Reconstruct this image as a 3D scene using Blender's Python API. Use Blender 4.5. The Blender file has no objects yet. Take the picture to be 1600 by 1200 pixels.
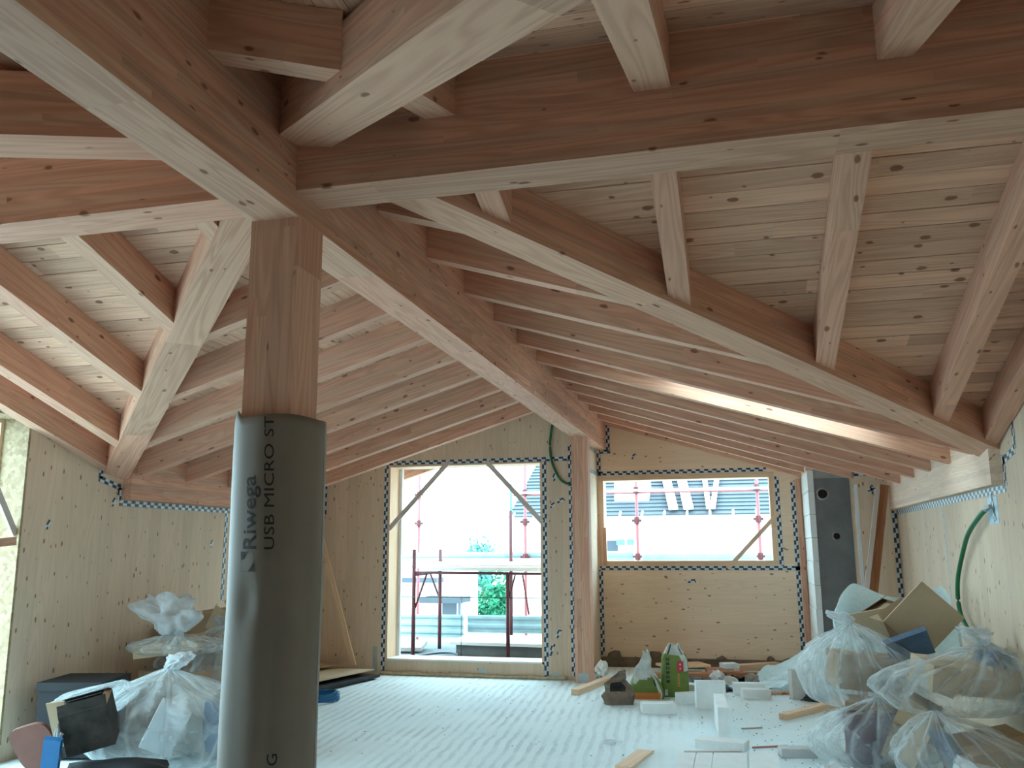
import bpy, bmesh, math, random
from mathutils import Vector, Matrix, noise

random.seed(7)
V = Vector
scene = bpy.context.scene
COL = scene.collection

# ------------------------------------------------------------------ camera, sky, exposure
cam_data = bpy.data.cameras.new('camera')
cam = bpy.data.objects.new('camera', cam_data)
COL.objects.link(cam)
cam_data.sensor_fit = 'HORIZONTAL'
cam_data.sensor_width = 36.0
cam_data.lens = 36.0 * 1361.87 / 1600.0
cam_data.clip_start = 0.05
cam_data.clip_end = 400
_f = V((-0.23853251, 0.95308674, 0.18635428)).normalized()
_u = V((0.05070364, -0.17940914, 0.98246705)).normalized()
_r = _f.cross(_u).normalized()
_u = _r.cross(_f).normalized()
cam.matrix_world = Matrix(((_r.x, _u.x, -_f.x, 0), (_r.y, _u.y, -_f.y, 0), (_r.z, _u.z, -_f.z, 1.45), (0, 0, 0, 1)))
scene.camera = cam

world = bpy.data.worlds.new('overcast_sky')
scene.world = world
world.use_nodes = True
_bg = world.node_tree.nodes['Background']
_bg.inputs[0].default_value = (0.58, 0.88, 1.0, 1)
_bg.inputs[1].default_value = 10.6

scene.view_settings.view_transform = 'Standard'
scene.view_settings.look = 'None'
scene.view_settings.exposure = 0.0
scene.view_settings.gamma = 1.0
scene.view_settings.use_curve_mapping = False
scene.cycles.use_denoising = True
scene.cycles.max_bounces = 14
scene.cycles.diffuse_bounces = 7
scene.cycles.glossy_bounces = 4
scene.cycles.transparent_max_bounces = 24
scene.cycles.sample_clamp_indirect = 12.0

# ------------------------------------------------------------------ materials
def new_mat(name):
    m = bpy.data.materials.new(name)
    m.use_nodes = True
    nt = m.node_tree
    b = nt.nodes['Principled BSDF']
    return m, nt, b

class NT:
    """small helper to wire nodes"""
    def __init__(s, nt):
        s.nt = nt
    def n(s, t, **kw):
        nd = s.nt.nodes.new(t)
        for k, v in kw.items():
            setattr(nd, k, v)
        return nd
    def l(s, a, b):
        s.nt.links.new(a, b)
    def math(s, op, a, b=None, clamp=False):
        nd = s.n('ShaderNodeMath', operation=op, use_clamp=clamp)
        for i, x in enumerate((a, b)):
            if x is None: continue
            if isinstance(x, (int, float)): nd.inputs[i].default_value = x
            else: s.l(x, nd.inputs[i])
        return nd.outputs[0]
    def mix(s, fac, a, b, mode='MIX'):
        nd = s.n('ShaderNodeMix', data_type='RGBA', blend_type=mode)
        for i, x in ((0, fac), (6, a), (7, b)):
            if isinstance(x, (int, float)): nd.inputs[i].default_value = x
            elif isinstance(x, tuple): nd.inputs[i].default_value = (*x, 1) if len(x) == 3 else x
            else: s.l(x, nd.inputs[i])
        return nd.outputs[2]
    def ramp(s, fac, stops):
        nd = s.n('ShaderNodeValToRGB')
        s.l(fac, nd.inputs[0])
        el = nd.color_ramp.elements
        while len(el) < len(stops): el.new(0.5)
        for e, (p, c) in zip(el, stops):
            e.position = p
            e.color = (c, c, c, 1) if isinstance(c, (int, float)) else (*c, 1)
        return nd.outputs[0]
    def noise(s, vec, scale, detail=3, rough=0.5, dist=0.0):
        nd = s.n('ShaderNodeTexNoise')
        s.l(vec, nd.inputs['Vector'])
        nd.inputs['Scale'].default_value = scale
        nd.inputs['Detail'].default_value = detail
        nd.inputs['Roughness'].default_value = rough
        nd.inputs['Distortion'].default_value = dist
        return nd.outputs['Fac']
    def comb(s, x, y, z):
        nd = s.n('ShaderNodeCombineXYZ')
        for i, a in enumerate((x, y, z)):
            if isinstance(a, (int, float)): nd.inputs[i].default_value = a
            else: s.l(a, nd.inputs[i])
        return nd.outputs[0]
    def wnoise(s, vec):
        nd = s.n('ShaderNodeTexWhiteNoise', noise_dimensions='3D')
        s.l(vec, nd.inputs['Vector'])
        return nd.outputs['Value']
    def bump(s, h, strength, dist, bsdf):
        nd = s.n('ShaderNodeBump')
        nd.inputs['Strength'].default_value = strength
        nd.inputs['Distance'].default_value = dist
        s.l(h, nd.inputs['Height'])
        s.l(nd.outputs[0], bsdf.inputs['Normal'])

def wood(name, light, dark, axis='X', board_y=None, board_z=None, joint=1.4, knots=0.5, knot_scale=1.0,
         tint=0.25, grain=1.0, rough=0.72, red=None):
    """wood whose grain runs along a local axis of the object; boards or lamellas get their own tint"""
    m, nt, b = new_mat(name)
    g = NT(nt)
    tc = g.n('ShaderNodeTexCoord')
    sep = g.n('ShaderNodeSeparateXYZ')
    g.l(tc.outputs['Object'], sep.inputs[0])
    xo, yo, zo = sep.outputs
    if axis == 'Z': x, y, z = zo, xo, yo
    elif axis == 'Y': x, y, z = yo, xo, zo
    else: x, y, z = xo, yo, zo
    oi = g.n('ShaderNodeObjectInfo')
    rnd = g.math('MULTIPLY', oi.outputs['Random'], 37.0)
    ky = g.math('FLOOR', g.math('DIVIDE', g.math('ADD', y, 0.011), board_y)) if board_y else 0.0
    kz = g.math('FLOOR', g.math('DIVIDE', g.math('ADD', z, 0.007), board_z)) if board_z else 0.0
    row = g.wnoise(g.comb(g.math('ADD', rnd, 0.37), ky, kz))
    kx = g.math('FLOOR', g.math('ADD', g.math('DIVIDE', x, joint), g.math('MULTIPLY', row, 9.0)))
    cell = g.wnoise(g.comb(g.math('ADD', kx, rnd), ky, kz))
    off = g.math('MULTIPLY', cell, 23.0)
    vx = g.math('ADD', x, g.math('ADD', off, rnd))
    vec = g.comb(g.math('MULTIPLY', vx, 0.9), g.math('MULTIPLY', g.math('ADD', y, off), 14.0), g.math('MULTIPLY', g.math('ADD', z, off), 14.0))
    fine = g.noise(g.comb(g.math('MULTIPLY', vx, 1.6), g.math('MULTIPLY', y, 90.0), g.math('MULTIPLY', z, 90.0)), 1.0, 3, 0.6)
    broad = g.noise(vec, 0.55, 2, 0.5, 0.6)
    rings = g.math('ABSOLUTE', g.math('SINE', g.math('MULTIPLY', broad, 34.0)))
    rings = g.math('POWER', rings, 2.2)
    f = g.math('ADD', g.math('MULTIPLY', rings, 0.42 * grain), g.math('MULTIPLY', fine, 0.5 * grain))
    f = g.math('SUBTRACT', f, 0.15 * grain)
    base = g.mix(g.math('MULTIPLY', f, 1.0, True), light, dark)
    if red:
        rf = g.math('MULTIPLY', g.math('GREATER_THAN', cell, 0.55), 0.55)
        base = g.mix(rf, base, g.mix(g.math('MULTIPLY', f, 1.0, True), red, tuple(c * 0.62 for c in red)))
    tv = g.math('ADD', 1.0 - tint * 0.5, g.math('MULTIPLY', cell, tint))
    hs = g.n('ShaderNodeHueSaturation')
    g.l(base, hs.inputs['Color'])
    g.l(tv, hs.inputs['Value'])
    col = hs.outputs[0]
    if knots > 0:
        vo = g.n('ShaderNodeTexVoronoi', feature='F1', voronoi_dimensions='2D')
        kv = g.comb(g.math('MULTIPLY', vx, 2.5 * knot_scale), g.math('MULTIPLY', g.math('ADD', g.math('ADD', y, z), g.math('MULTIPLY', off, 3.0)), 5.5 * knot_scale), 0.0)
        wob = g.noise(g.comb(g.math('MULTIPLY', vx, 30.0), g.math('MULTIPLY', y, 60.0), g.math('MULTIPLY', z, 60.0)), 1.0, 2)
        g.l(kv, vo.inputs['Vector'])
        vo.inputs['Scale'].default_value = 1.0
        cs = g.n('ShaderNodeSeparateColor')
        g.l(vo.outputs['Color'], cs.inputs[0])
        size = g.math('SUBTRACT', g.math('MULTIPLY', g.math('SUBTRACT', cs.outputs[0], 1.0 - knots), 0.17), 0.005)
        size = g.math('ADD', size, g.math('MULTIPLY', g.math('SUBTRACT', wob, 0.5), 0.10))
        k = g.math('SUBTRACT', size, vo.outputs['Distance'])
        kf = g.ramp(g.math('ADD', g.math('MULTIPLY', k, 16.0), 0.30, True), [(0.0, 0.0), (0.3, 0.25), (0.75, 1.0)])
        col = g.mix(g.math('MULTIPLY', kf, 0.8), col, (dark[0] * 0.34, dark[1] * 0.23, dark[2] * 0.17))
    g.l(col, b.inputs['Base Color'])
    b.inputs['Roughness'].default_value = rough
    b.inputs['Specular IOR Level'].default_value = 0.25
    g.bump(f, 0.12, 0.004, b)
    return m

def plain(name, col, rough=0.6, var=0.0, scale=6.0, metal=0.0, bump=0.0, bscale=40.0, col2=None, spec=0.4):
    m, nt, b = new_mat(name)
    g = NT(nt)
    b.inputs['Roughness'].default_value = rough
    b.inputs['Metallic'].default_value = metal
    b.inputs['Specular IOR Level'].default_value = spec
    tc = g.n('ShaderNodeTexCoord')
    if var > 0 or col2:
        nz = g.noise(tc.outputs['Object'], scale, 5, 0.6)
        c2 = col2 or tuple(c * (1 - var) for c in col)
        g.l(g.mix(g.ramp(nz, [(0.35, 0.0), (0.68, 1.0)]), col, c2), b.inputs['Base Color'])
    else:
        b.inputs['Base Color'].default_value = (*col, 1)
    if bump > 0:
        g.bump(g.noise(tc.outputs['Object'], bscale, 5, 0.65), bump, 0.01, b)
    return m

M = {}
LARCH_L, LARCH_D, LARCH_R = (0.755, 0.462, 0.33), (0.49, 0.248, 0.164), (0.575, 0.275, 0.188)
M['glulam'] = wood('larch_glulam', LARCH_L, LARCH_D, 'X', None, 0.043, 1.7, knots=0.6, knot_scale=1.4, tint=0.46, red=LARCH_R)
M['rafter'] = wood('larch_rafter', LARCH_L, (0.51, 0.265, 0.176), 'X', None, 0.07, 2.6, knots=0.7, knot_scale=1.5, tint=0.26, red=(0.62, 0.318, 0.228))
M['post'] = wood('larch_post', (0.86, 0.545, 0.40), (0.58, 0.31, 0.21), 'X', 0.05, None, 1.1, knots=0.30, tint=0.34, red=LARCH_R)
M['plank'] = wood('larch_plank', (0.745, 0.475, 0.34), (0.49, 0.27, 0.178), 'X', None, None, 2.3, knots=0.85, knot_scale=1.9, tint=0.42)
M['clt_v'] = wood('spruce_panel_upright', (0.73, 0.575, 0.435), (0.58, 0.43, 0.30), 'Z', 0.16, None, 30.0, knots=0.75, knot_scale=2.1, tint=0.10, grain=0.7)
M['clt_vr'] = wood('spruce_panel_upright_side', (0.73, 0.575, 0.435), (0.58, 0.43, 0.30), 'Z', None, 0.16, 30.0, knots=0.75, knot_scale=2.1, tint=0.10, grain=0.7)
M['clt_h'] = wood('spruce_panel_flat', (0.86, 0.67, 0.50), (0.72, 0.51, 0.35), 'X', None, 0.18, 30.0, knots=0.75, knot_scale=1.9, tint=0.08, grain=0.65)
M['spruce'] = wood('spruce_board', (0.84, 0.62, 0.44), (0.66, 0.44, 0.29), 'X', None, None, 5.0, knots=0.3, tint=0.15)
M['lit_plate'] = wood('lit_plate_timber', (0.88, 0.70, 0.56), (0.72, 0.52, 0.40), 'X', None, 0.043, 1.7, knots=0.4, tint=0.16)  # paler copy of the plate timber, imitating light from the left opening
M['redwood'] = wood('red_brown_board', (0.45, 0.20, 0.10), (0.25, 0.10, 0.05), 'X', None, None, 5.0, knots=0.1, tint=0.15)
M['grey_wood'] = wood('weathered_plank', (0.66, 0.58, 0.54), (0.48, 0.40, 0.36), 'X', None, None, 5.0, knots=0.2, tint=0.2)

def floor_mat():
    m, nt, b = new_mat('raked_screed')
    g = NT(nt)
    tc = g.n('ShaderNodeTexCoord')
    o = tc.outputs['Object']
    big = g.noise(o, 0.8, 4, 0.6)
    fine = g.noise(o, 24.0, 5, 0.7)
    wv = g.n('ShaderNodeTexWave', wave_type='BANDS', bands_direction='X')
    mp = g.n('ShaderNodeMapping')
    mp.inputs['Rotation'].default_value = (0, 0, math.radians(-5))
    g.l(o, mp.inputs[0]); g.l(mp.outputs[0], wv.inputs['Vector'])
    wv.inputs['Scale'].default_value = 3.6
    wv.inputs['Distortion'].default_value = 2.6
    wv.inputs['Detail'].default_value = 3.0
    wv.inputs['Detail Scale'].default_value = 0.9
    sx = g.n('ShaderNodeSeparateXYZ'); g.l(o, sx.inputs[0])
    side = g.ramp(g.math('ADD', g.math('MULTIPLY', sx.outputs[0], -0.40), g.math('MULTIPLY', big, 0.9)), [(0.55, 0.04), (1.0, 1.0)])
    patch = g.ramp(g.noise(o, 1.7, 3, 0.6, 0.5), [(0.38, 0.15), (0.62, 1.0)])
    side = g.math('MULTIPLY', side, patch)
    groove = g.ramp(wv.outputs['Fac'], [(0.10, 1.0), (0.55, 0.0)])
    c = g.mix(g.ramp(big, [(0.35, 0.0), (0.7, 1.0)]), (0.80, 0.92, 0.94), (0.70, 0.83, 0.86))
    c = g.mix(g.math('MULTIPLY', groove, g.math('MULTIPLY', side, 0.42)), c, (0.36, 0.43, 0.46))
    c = g.mix(g.ramp(fine, [(0.58, 0.0), (0.78, 0.35)]), c, (0.40, 0.40, 0.39))
    g.l(c, b.inputs['Base Color'])
    b.inputs['Roughness'].default_value = 0.85
    b.inputs['Specular IOR Level'].default_value = 0.15
    g.bump(g.math('ADD', g.math('MULTIPLY', g.math('MULTIPLY', groove, side), -0.5), g.math('MULTIPLY', fine, 0.2)), 0.4, 0.02, b)
    return m
M['floor'] = floor_mat()

def tape_mat():
    m, nt, b = new_mat('printed_sealing_tape')
    g = NT(nt)
    tc = g.n('ShaderNodeTexCoord')
    sp = g.n('ShaderNodeSeparateXYZ'); g.l(tc.outputs['Object'], sp.inputs[0])
    x, y, _ = sp.outputs
    row = g.math('FLOOR', g.math('DIVIDE', g.math('ADD', y, 0.5), 0.025))
    px = g.math('ADD', g.math('DIVIDE', x, 0.052), g.math('MULTIPLY', row, 0.86))
    k = g.math('MODULO', g.math('ADD', g.math('FLOOR', px), 2000.0), 2.0)
    fr = g.math('FRACT', px)
    edge = g.math('LESS_THAN', g.math('FRACT', g.math('DIVIDE', g.math('ADD', y, 0.5), 0.025)), 0.10)
    gap = g.math('MAXIMUM', edge, g.math('LESS_THAN', fr, 0.07))
    c = g.mix(k, (0.62, 0.68, 0.70), (0.025, 0.04, 0.075))
    c = g.mix(g.math('MULTIPLY', gap, 0.7), c, (0.20, 0.24, 0.28))
    g.l(c, b.inputs['Base Color'])
    b.inputs['Roughness'].default_value = 0.4
    return m
M['tape'] = tape_mat()

def osb_mat():
    m, nt, b = new_mat('strand_board')
    g = NT(nt)
    tc = g.n('ShaderNodeTexCoord')
    vo = g.n('ShaderNodeTexVoronoi')
    mp = g.n('ShaderNodeMapping'); mp.inputs['Scale'].default_value = (40, 40, 14)
    g.l(tc.outputs['Object'], mp.inputs[0])
    nd = g.n('ShaderNodeTexNoise'); nd.inputs['Scale'].default_value = 3.0
    g.l(mp.outputs[0], nd.inputs['Vector'])
    g.l(g.mix(0.25, mp.outputs[0], nd.outputs['Color']), vo.inputs['Vector'])
    vo.inputs['Scale'].default_value = 1.2
    cs = g.n('ShaderNodeSeparateColor'); g.l(vo.outputs['Color'], cs.inputs[0])
    g.l(g.mix(cs.outputs[0], (0.42, 0.33, 0.20), (0.27, 0.19, 0.105)), b.inputs['Base Color'])
    b.inputs['Roughness'].default_value = 0.7
    return m
M['osb'] = osb_mat()

def film_mat(name, tintc, base_fac, var, rough=0.16):
    m, nt, b = new_mat(name)
    g = NT(nt)
    out = nt.nodes['Material Output']
    tc = g.n('ShaderNodeTexCoord')
    tr = g.n('ShaderNodeBsdfTransparent'); tr.inputs[0].default_value = (0.97, 0.98, 0.985, 1)
    tl = g.n('ShaderNodeBsdfTranslucent'); tl.inputs[0].default_value = (*tintc, 1)
    b.inputs['Base Color'].default_value = (*tintc, 1)
    b.inputs['Roughness'].default_value = rough
    b.inputs['Specular IOR Level'].default_value = 0.8
    sh = g.n('ShaderNodeMixShader'); sh.inputs[0].default_value = 0.35
    g.l(b.outputs[0], sh.inputs[1]); g.l(tl.outputs[0], sh.inputs[2])
    lw = g.n('ShaderNodeLayerWeight'); lw.inputs[0].default_value = 0.35
    nz = g.noise(tc.outputs['Object'], 4.0, 4, 0.6, 0.8)
    fac = g.math('ADD', base_fac, g.math('ADD', g.math('MULTIPLY', lw.outputs['Facing'], 0.34), g.math('MULTIPLY', g.math('SUBTRACT', nz, 0.5), var)), True)
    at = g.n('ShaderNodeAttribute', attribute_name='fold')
    fac = g.math('ADD', fac, g.math('MULTIPLY', at.outputs['Fac'], 0.55), True)  # whiter folds: denser film there, also imitating highlights along the creases
    mx = g.n('ShaderNodeMixShader')
    g.l(fac, mx.inputs[0]); g.l(tr.outputs[0], mx.inputs[1]); g.l(sh.outputs[0], mx.inputs[2])
    g.l(mx.outputs[0], out.inputs[0])
    wr = g.n('ShaderNodeTexNoise'); g.l(tc.outputs['Object'], wr.inputs['Vector'])
    wr.inputs['Scale'].default_value = 7.0; wr.inputs['Detail'].default_value = 5.0; wr.inputs['Distortion'].default_value = 2.2
    g.bump(wr.outputs['Fac'], 0.6, 0.05, b)
    return m
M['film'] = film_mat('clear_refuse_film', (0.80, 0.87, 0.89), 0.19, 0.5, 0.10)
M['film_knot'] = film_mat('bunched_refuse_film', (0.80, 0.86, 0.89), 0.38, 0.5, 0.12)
M['sheet_film'] = film_mat('milky_cover_sheet', (0.74, 0.92, 0.95), 0.88, 0.15, 0.3)

M['paper'] = plain('brown_grey_membrane', (0.245, 0.215, 0.185), 0.5, 0.12, 3.0, bump=0.05, bscale=8)
M['ink'] = plain('black_print', (0.02, 0.018, 0.018), 0.6)
M['concrete'] = plain('grey_mortar', (0.20, 0.21, 0.215), 0.9, 0.25, 5.0, bump=0.3, bscale=30)
M['concrete_l'] = plain('pale_concrete', (0.40, 0.40, 0.39), 0.9, 0.25, 6.0, bump=0.3, bscale=30)
M['aac'] = plain('white_aerated_block', (0.84, 0.88, 0.88), 0.9, 0.08, 9.0, bump=0.25, bscale=70)
M['block_grey'] = plain('light_grey_block', (0.62, 0.63, 0.62), 0.9, 0.12, 9.0, bump=0.25, bscale=70)
M['hole_black'] = plain('opening_black', (0.006, 0.006, 0.006), 0.9)  # flat black painted for the dark inside of the chimney openings
M['mortar_d'] = plain('brown_mortar', (0.20, 0.155, 0.115), 0.95, 0.4, 9.0, bump=0.6, bscale=25)
M['mortar_g'] = plain('grey_mortar_foot', (0.42, 0.40, 0.36), 0.95, 0.35, 12.0, bump=0.6, bscale=25)
M['foam'] = plain('cream_foam_bead', (0.66, 0.60, 0.44), 0.8, 0.3, 20.0, bump=0.5, bscale=30)
M['zinc'] = plain('zinc_plate', (0.50, 0.56, 0.58), 0.4, 0.15, 8.0, metal=0.6)
M['galv'] = plain('galvanised_steel', (0.34, 0.47, 0.50), 0.45, 0.2, 5.0, metal=0.25)
M['red_steel'] = plain('red_scaffold_paint', (0.13, 0.030, 0.036), 0.5, 0.35, 12.0)
M['red_glare'] = plain('glare_paled_red_paint', (0.36, 0.09, 0.10), 0.5, 0.3, 12.0)  # paler red imitates glare washing out the scaffold paint
M['teal_paint'] = plain('blue_green_paint', (0.10, 0.28, 0.33), 0.5, 0.3, 12.0)
M['dark_wire'] = plain('dark_cable', (0.035, 0.035, 0.04), 0.5)
M['green_hose'] = plain('green_conduit', (0.012, 0.16, 0.065), 0.42)
M['blue_cable'] = plain('blue_cable', (0.02, 0.16, 0.36), 0.45)
M['card'] = plain('brown_cardboard', (0.40, 0.285, 0.18), 0.85, 0.2, 4.0)
M['card_l'] = plain('pale_cardboard', (0.55, 0.43, 0.29), 0.85, 0.15, 4.0)
M['card_grey'] = plain('grey_board', (0.47, 0.46, 0.42), 0.85, 0.12, 4.0)
M['black_box'] = plain('black_plastic', (0.010, 0.012, 0.016), 0.7, 0.3, 6.0)
M['dark_stain'] = plain('dark_stained_card', (0.012, 0.011, 0.011), 0.85, 0.0, 9.0, col2=(0.05, 0.04, 0.032))
M['terracotta'] = plain('red_brown_card', (0.17, 0.07, 0.052), 0.8, 0.2, 6.0)
M['blue_foam'] = plain('blue_foam_board', (0.10, 0.16, 0.25), 0.75, 0.3, 10.0)
M['blue_bright'] = plain('bright_blue_wrap', (0.012, 0.13, 0.32), 0.4, 0.2, 6.0)
M['pack_tape'] = plain('brown_packing_tape', (0.30, 0.19, 0.10), 0.35)
M['white_paper'] = plain('white_paper', (0.78, 0.82, 0.84), 0.6, 0.1, 6.0)
M['purple'] = plain('purple_carton', (0.11, 0.055, 0.09), 0.7, 0.2, 6.0)
M['dark_green'] = plain('dark_green_plastic', (0.01, 0.09, 0.045), 0.45)
M['green_sack'] = plain('green_printed_sack', (0.17, 0.25, 0.055), 0.55, 0.25, 7.0, bump=0.3, bscale=14)
M['sack_white'] = plain('white_sack_paper', (0.66, 0.70, 0.66), 0.6, 0.35, 12.0, bump=0.4, bscale=14)
M['sack_black'] = plain('black_sack_print', (0.03, 0.035, 0.03), 0.5)
M['sack_red'] = plain('red_sack_print', (0.50, 0.05, 0.06), 0.5)
M['sack_orange'] = plain('orange_sack_print', (0.62, 0.22, 0.05), 0.5)
M['brown_paper'] = plain('crumpled_brown_paper', (0.22, 0.17, 0.13), 0.75, 0.35, 9.0, bump=0.4, bscale=18)
M['pink_stick'] = plain('pink_marker_stick', (0.52, 0.26, 0.24), 0.6)
M['grey_roof'] = plain('grey_corrugated_roof', (0.055, 0.066, 0.078), 0.7, 0.2, 2.0)
M['white_wall'] = plain('white_render', (0.80, 0.80, 0.80), 0.9)
M['shade_glass'] = plain('shaded_pane', (0.05, 0.065, 0.085), 0.3)
M['leaf'] = plain('bright_leaves', (0.07, 0.36, 0.20), 0.8, 0.0, 3.0, col2=(0.03, 0.22, 0.11))
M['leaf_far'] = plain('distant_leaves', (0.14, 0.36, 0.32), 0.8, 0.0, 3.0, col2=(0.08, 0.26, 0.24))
M['bark'] = plain('bark', (0.09, 0.07, 0.05), 0.9)
M['ground'] = plain('yard_ground', (0.50, 0.50, 0.48), 0.9, 0.2, 0.4)
M['terrace'] = plain('terrace_slab', (0.16, 0.185, 0.195), 0.8, 0.35, 4.0, bump=0.3, bscale=20)
M['bitumen'] = plain('black_bitumen', (0.015, 0.017, 0.02), 0.6, 0.2, 10.0)
M['glass'] = None

# ------------------------------------------------------------------ builders
WM = {}          # world matrix of every object, kept by hand (no depsgraph needed)

def wm(o):
    return WM.get(o.name, Matrix.Identity(4))

def link(o, parent=None, mat4=None):
    COL.objects.link(o)
    mat4 = mat4 if mat4 is not None else Matrix.Identity(4)
    if parent is not None:
        o.parent = parent
        o.matrix_basis = wm(parent).inverted() @ mat4
    else:
        o.matrix_basis = mat4
    WM[o.name] = mat4
    return o

def tag(o, label=None, cat=None, group=None, kind=None):
    if label: o['label'] = label
    if cat: o['category'] = cat
    if group: o['group'] = group
    if kind: o['kind'] = kind
    return o

def thing(name, loc, label, cat, group=None, rz=0.0, kind=None):
    o = bpy.data.objects.new(name, None)
    o.empty_display_size = 0.05
    link(o, None, Matrix.Translation(V(loc)) @ Matrix.Rotation(rz, 4, 'Z'))
    return tag(o, label, cat, group, kind)

def mesh_obj(name, bm, mat, parent=None, mat4=None, smooth=False, bevel=0.0):
    """bm holds WORLD coordinates; the object gets mat4 (or an origin at the middle of its base)"""
    if bevel > 0:
        es = [e for e in bm.edges if len(e.link_faces) == 2 and e.calc_face_angle(0) > 0.5]
        bmesh.ops.bevel(bm, geom=es, offset=bevel, segments=1, affect='EDGES', clamp_overlap=True)
    bmesh.ops.recalc_face_normals(bm, faces=bm.faces[:])
    if mat4 is None:
        lo = [min(v.co[i] for v in bm.verts) for i in range(3)]
        hi = [max(v.co[i] for v in bm.verts) for i in range(3)]
        mat4 = Matrix.Translation(V(((lo[0] + hi[0]) / 2, (lo[1] + hi[1]) / 2, lo[2])))
    bm.transform(mat4.inverted())
    me = bpy.data.meshes.new(name)
    bm.to_mesh(me)
    bm.free()
    if smooth:
        for p in me.polygons: p.use_smooth = True
    for m in (mat if isinstance(mat, (list, tuple)) else [mat]):
        me.materials.append(m)
    o = bpy.data.objects.new(name, me)
    return link(o, parent, mat4)

def bm_prism(bm, pts, h, mi=0):
    """polygon pts swept by vector h (or by one vector per point)"""
    hs = h if isinstance(h, list) else [h] * len(pts)
    a = [bm.verts.new(p) for p in pts]
    c = [bm.verts.new(V(p) + V(k)) for p, k in zip(pts, hs)]
    n = len(pts)
    fs = [bm.faces.new(a[::-1]), bm.faces.new(c)]
    for i in range(n):
        fs.append(bm.faces.new((a[i], a[(i + 1) % n], c[(i + 1) % n], c[i])))
    for f in fs: f.material_index = mi
    return fs

def bm_box(bm, x0, x1, y0, y1, z0, z1, mi=0):
    return bm_prism(bm, [V((x0, y0, z0)), V((x1, y0, z0)), V((x1, y1, z0)), V((x0, y1, z0))], V((0, 0, z1 - z0)), mi)

def frame(origin, xdir, zdir):
    x = V(xdir).normalized()
    z = V(zdir); z = (z - x * z.dot(x)).normalized()
    y = z.cross(x)
    return Matrix(((x.x, y.x, z.x, origin[0]), (x.y, y.y, z.y, origin[1]), (x.z, y.z, z.z, origin[2]), (0, 0, 0, 1)))

def prism(name, pts, h, mat, parent=None, axis=(1, 0, 0), bevel=0.004, **kw):
    bm = bmesh.new()
    pts = [V(p) for p in pts]
    bm_prism(bm, pts, h)
    o = sum(pts, V()) / len(pts)
    hz = h[0] if isinstance(h, list) else h
    return tag(mesh_obj(name, bm, mat, parent, frame(o, axis, hz), bevel=bevel), **kw)

def box(name, x0, x1, y0, y1, z0, z1, mat, parent=None, axis='X', bevel=0.0, **kw):
    ax = {'X': (1, 0, 0), 'Y': (0, 1, 0), 'Z': (0, 0, 1)}[axis]
    up = (0, 0, 1) if axis != 'Z' else (0, 1, 0)
    bm = bmesh.new()
    bm_box(bm, x0, x1, y0, y1, z0, z1)
    return tag(mesh_obj(name, bm, mat, parent, frame(((x0 + x1) / 2, (y0 + y1) / 2, (z0 + z1) / 2), ax, up), bevel=bevel), **kw)

def board(name, A, B, wdir, w, hvec, mat, parent=None, bevel=0.003, **kw):
    """a straight board: axis A to B along the middle of one face, width w along wdir, thickness hvec"""
    A, B = V(A), V(B)
    d = (B - A).normalized()
    s = V(wdir); s = (s - d * s.dot(d)).normalized() * (w / 2)
    return prism(name, [A - s, B - s, B + s, A + s], V(hvec), mat, parent, axis=d, bevel=bevel, **kw)

def bm_tube(bm, pts, r, seg=8, cap=True, mi=0):
    pts = [V(p) for p in pts]
    rings = []
    up = V((0, 0, 1))
    for i, p in enumerate(pts):
        t = (pts[min(i + 1, len(pts) - 1)] - pts[max(i - 1, 0)]).normalized()
        a = t.cross(up)
        if a.length < 1e-3: a = t.cross(V((0, 1, 0)))
        a.normalize()
        b = t.cross(a)
        rr = r[i] if isinstance(r, (list, tuple)) else r
        rings.append([bm.verts.new(p + (a * math.cos(2 * math.pi * k / seg) + b * math.sin(2 * math.pi * k / seg)) * rr) for k in range(seg)])
    for r0, r1 in zip(rings, rings[1:]):
        for k in range(seg):
            f = bm.faces.new((r0[k], r0[(k + 1) % seg], r1[(k + 1) % seg], r1[k])); f.material_index = mi
    if cap:
        bm.faces.new(rings[0][::-1]).material_index = mi
        bm.faces.new(rings[-1]).material_index = mi

def tube(name, pts, r, mat, parent=None, seg=8, smooth=True, **kw):
    bm = bmesh.new()
    bm_tube(bm, pts, r, seg)
    return tag(mesh_obj(name, bm, mat, parent, smooth=smooth), **kw)

def spline(pts, n=10):
    """Catmull-Rom through the points"""
    P = [V(p) for p in pts]
    P = [P[0] * 2 - P[1]] + P + [P[-1] * 2 - P[-2]]
    out = []
    for i in range(1, len(P) - 2):
        a, b, c, d = P[i - 1:i + 3]
        for k in range(n):
            t = k / n
            out.append(0.5 * ((2 * b) + (c - a) * t + (2 * a - 5 * b + 4 * c - d) * t * t + (3 * b - a - 3 * c + d) * t ** 3))
    out.append(P[-2])
    return out

def clip_poly(pts, n, c):
    """2-D Sutherland-Hodgman: keep n.p <= c"""
    out = []
    for i in range(len(pts)):
        p, q = pts[i], pts[(i + 1) % len(pts)]
        dp, dq = n[0] * p[0] + n[1] * p[1] - c, n[0] * q[0] + n[1] * q[1] - c
        if dp <= 0: out.append(p)
        if (dp < 0 < dq) or (dq < 0 < dp):
            t = dp / (dp - dq)
            out.append((p[0] + (q[0] - p[0]) * t, p[1] + (q[1] - p[1]) * t))
    return out
# ------------------------------------------------------------------ key dimensions (metres)
UR, VC = -1.692, 3.0            # plan position of the ridge crossing
S = 0.3055                      # roof pitch (rise per metre)
ZD, ZB = 3.297, 3.090           # underside of deck and of rafters on the ridge line
HW = 0.103                      # half the width of the heavy beams
UL, URT = -5.067, 1.700         # inner faces of the side walls
VB, VA, VF = 10.11, 11.42, -4.2
UPL, UPR = -4.980, 1.628        # faces of the eaves plates
def deck(u): return ZD - S * abs(u - UR)
def xdeck(v): return ZD - S * abs(v - VC)

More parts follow.
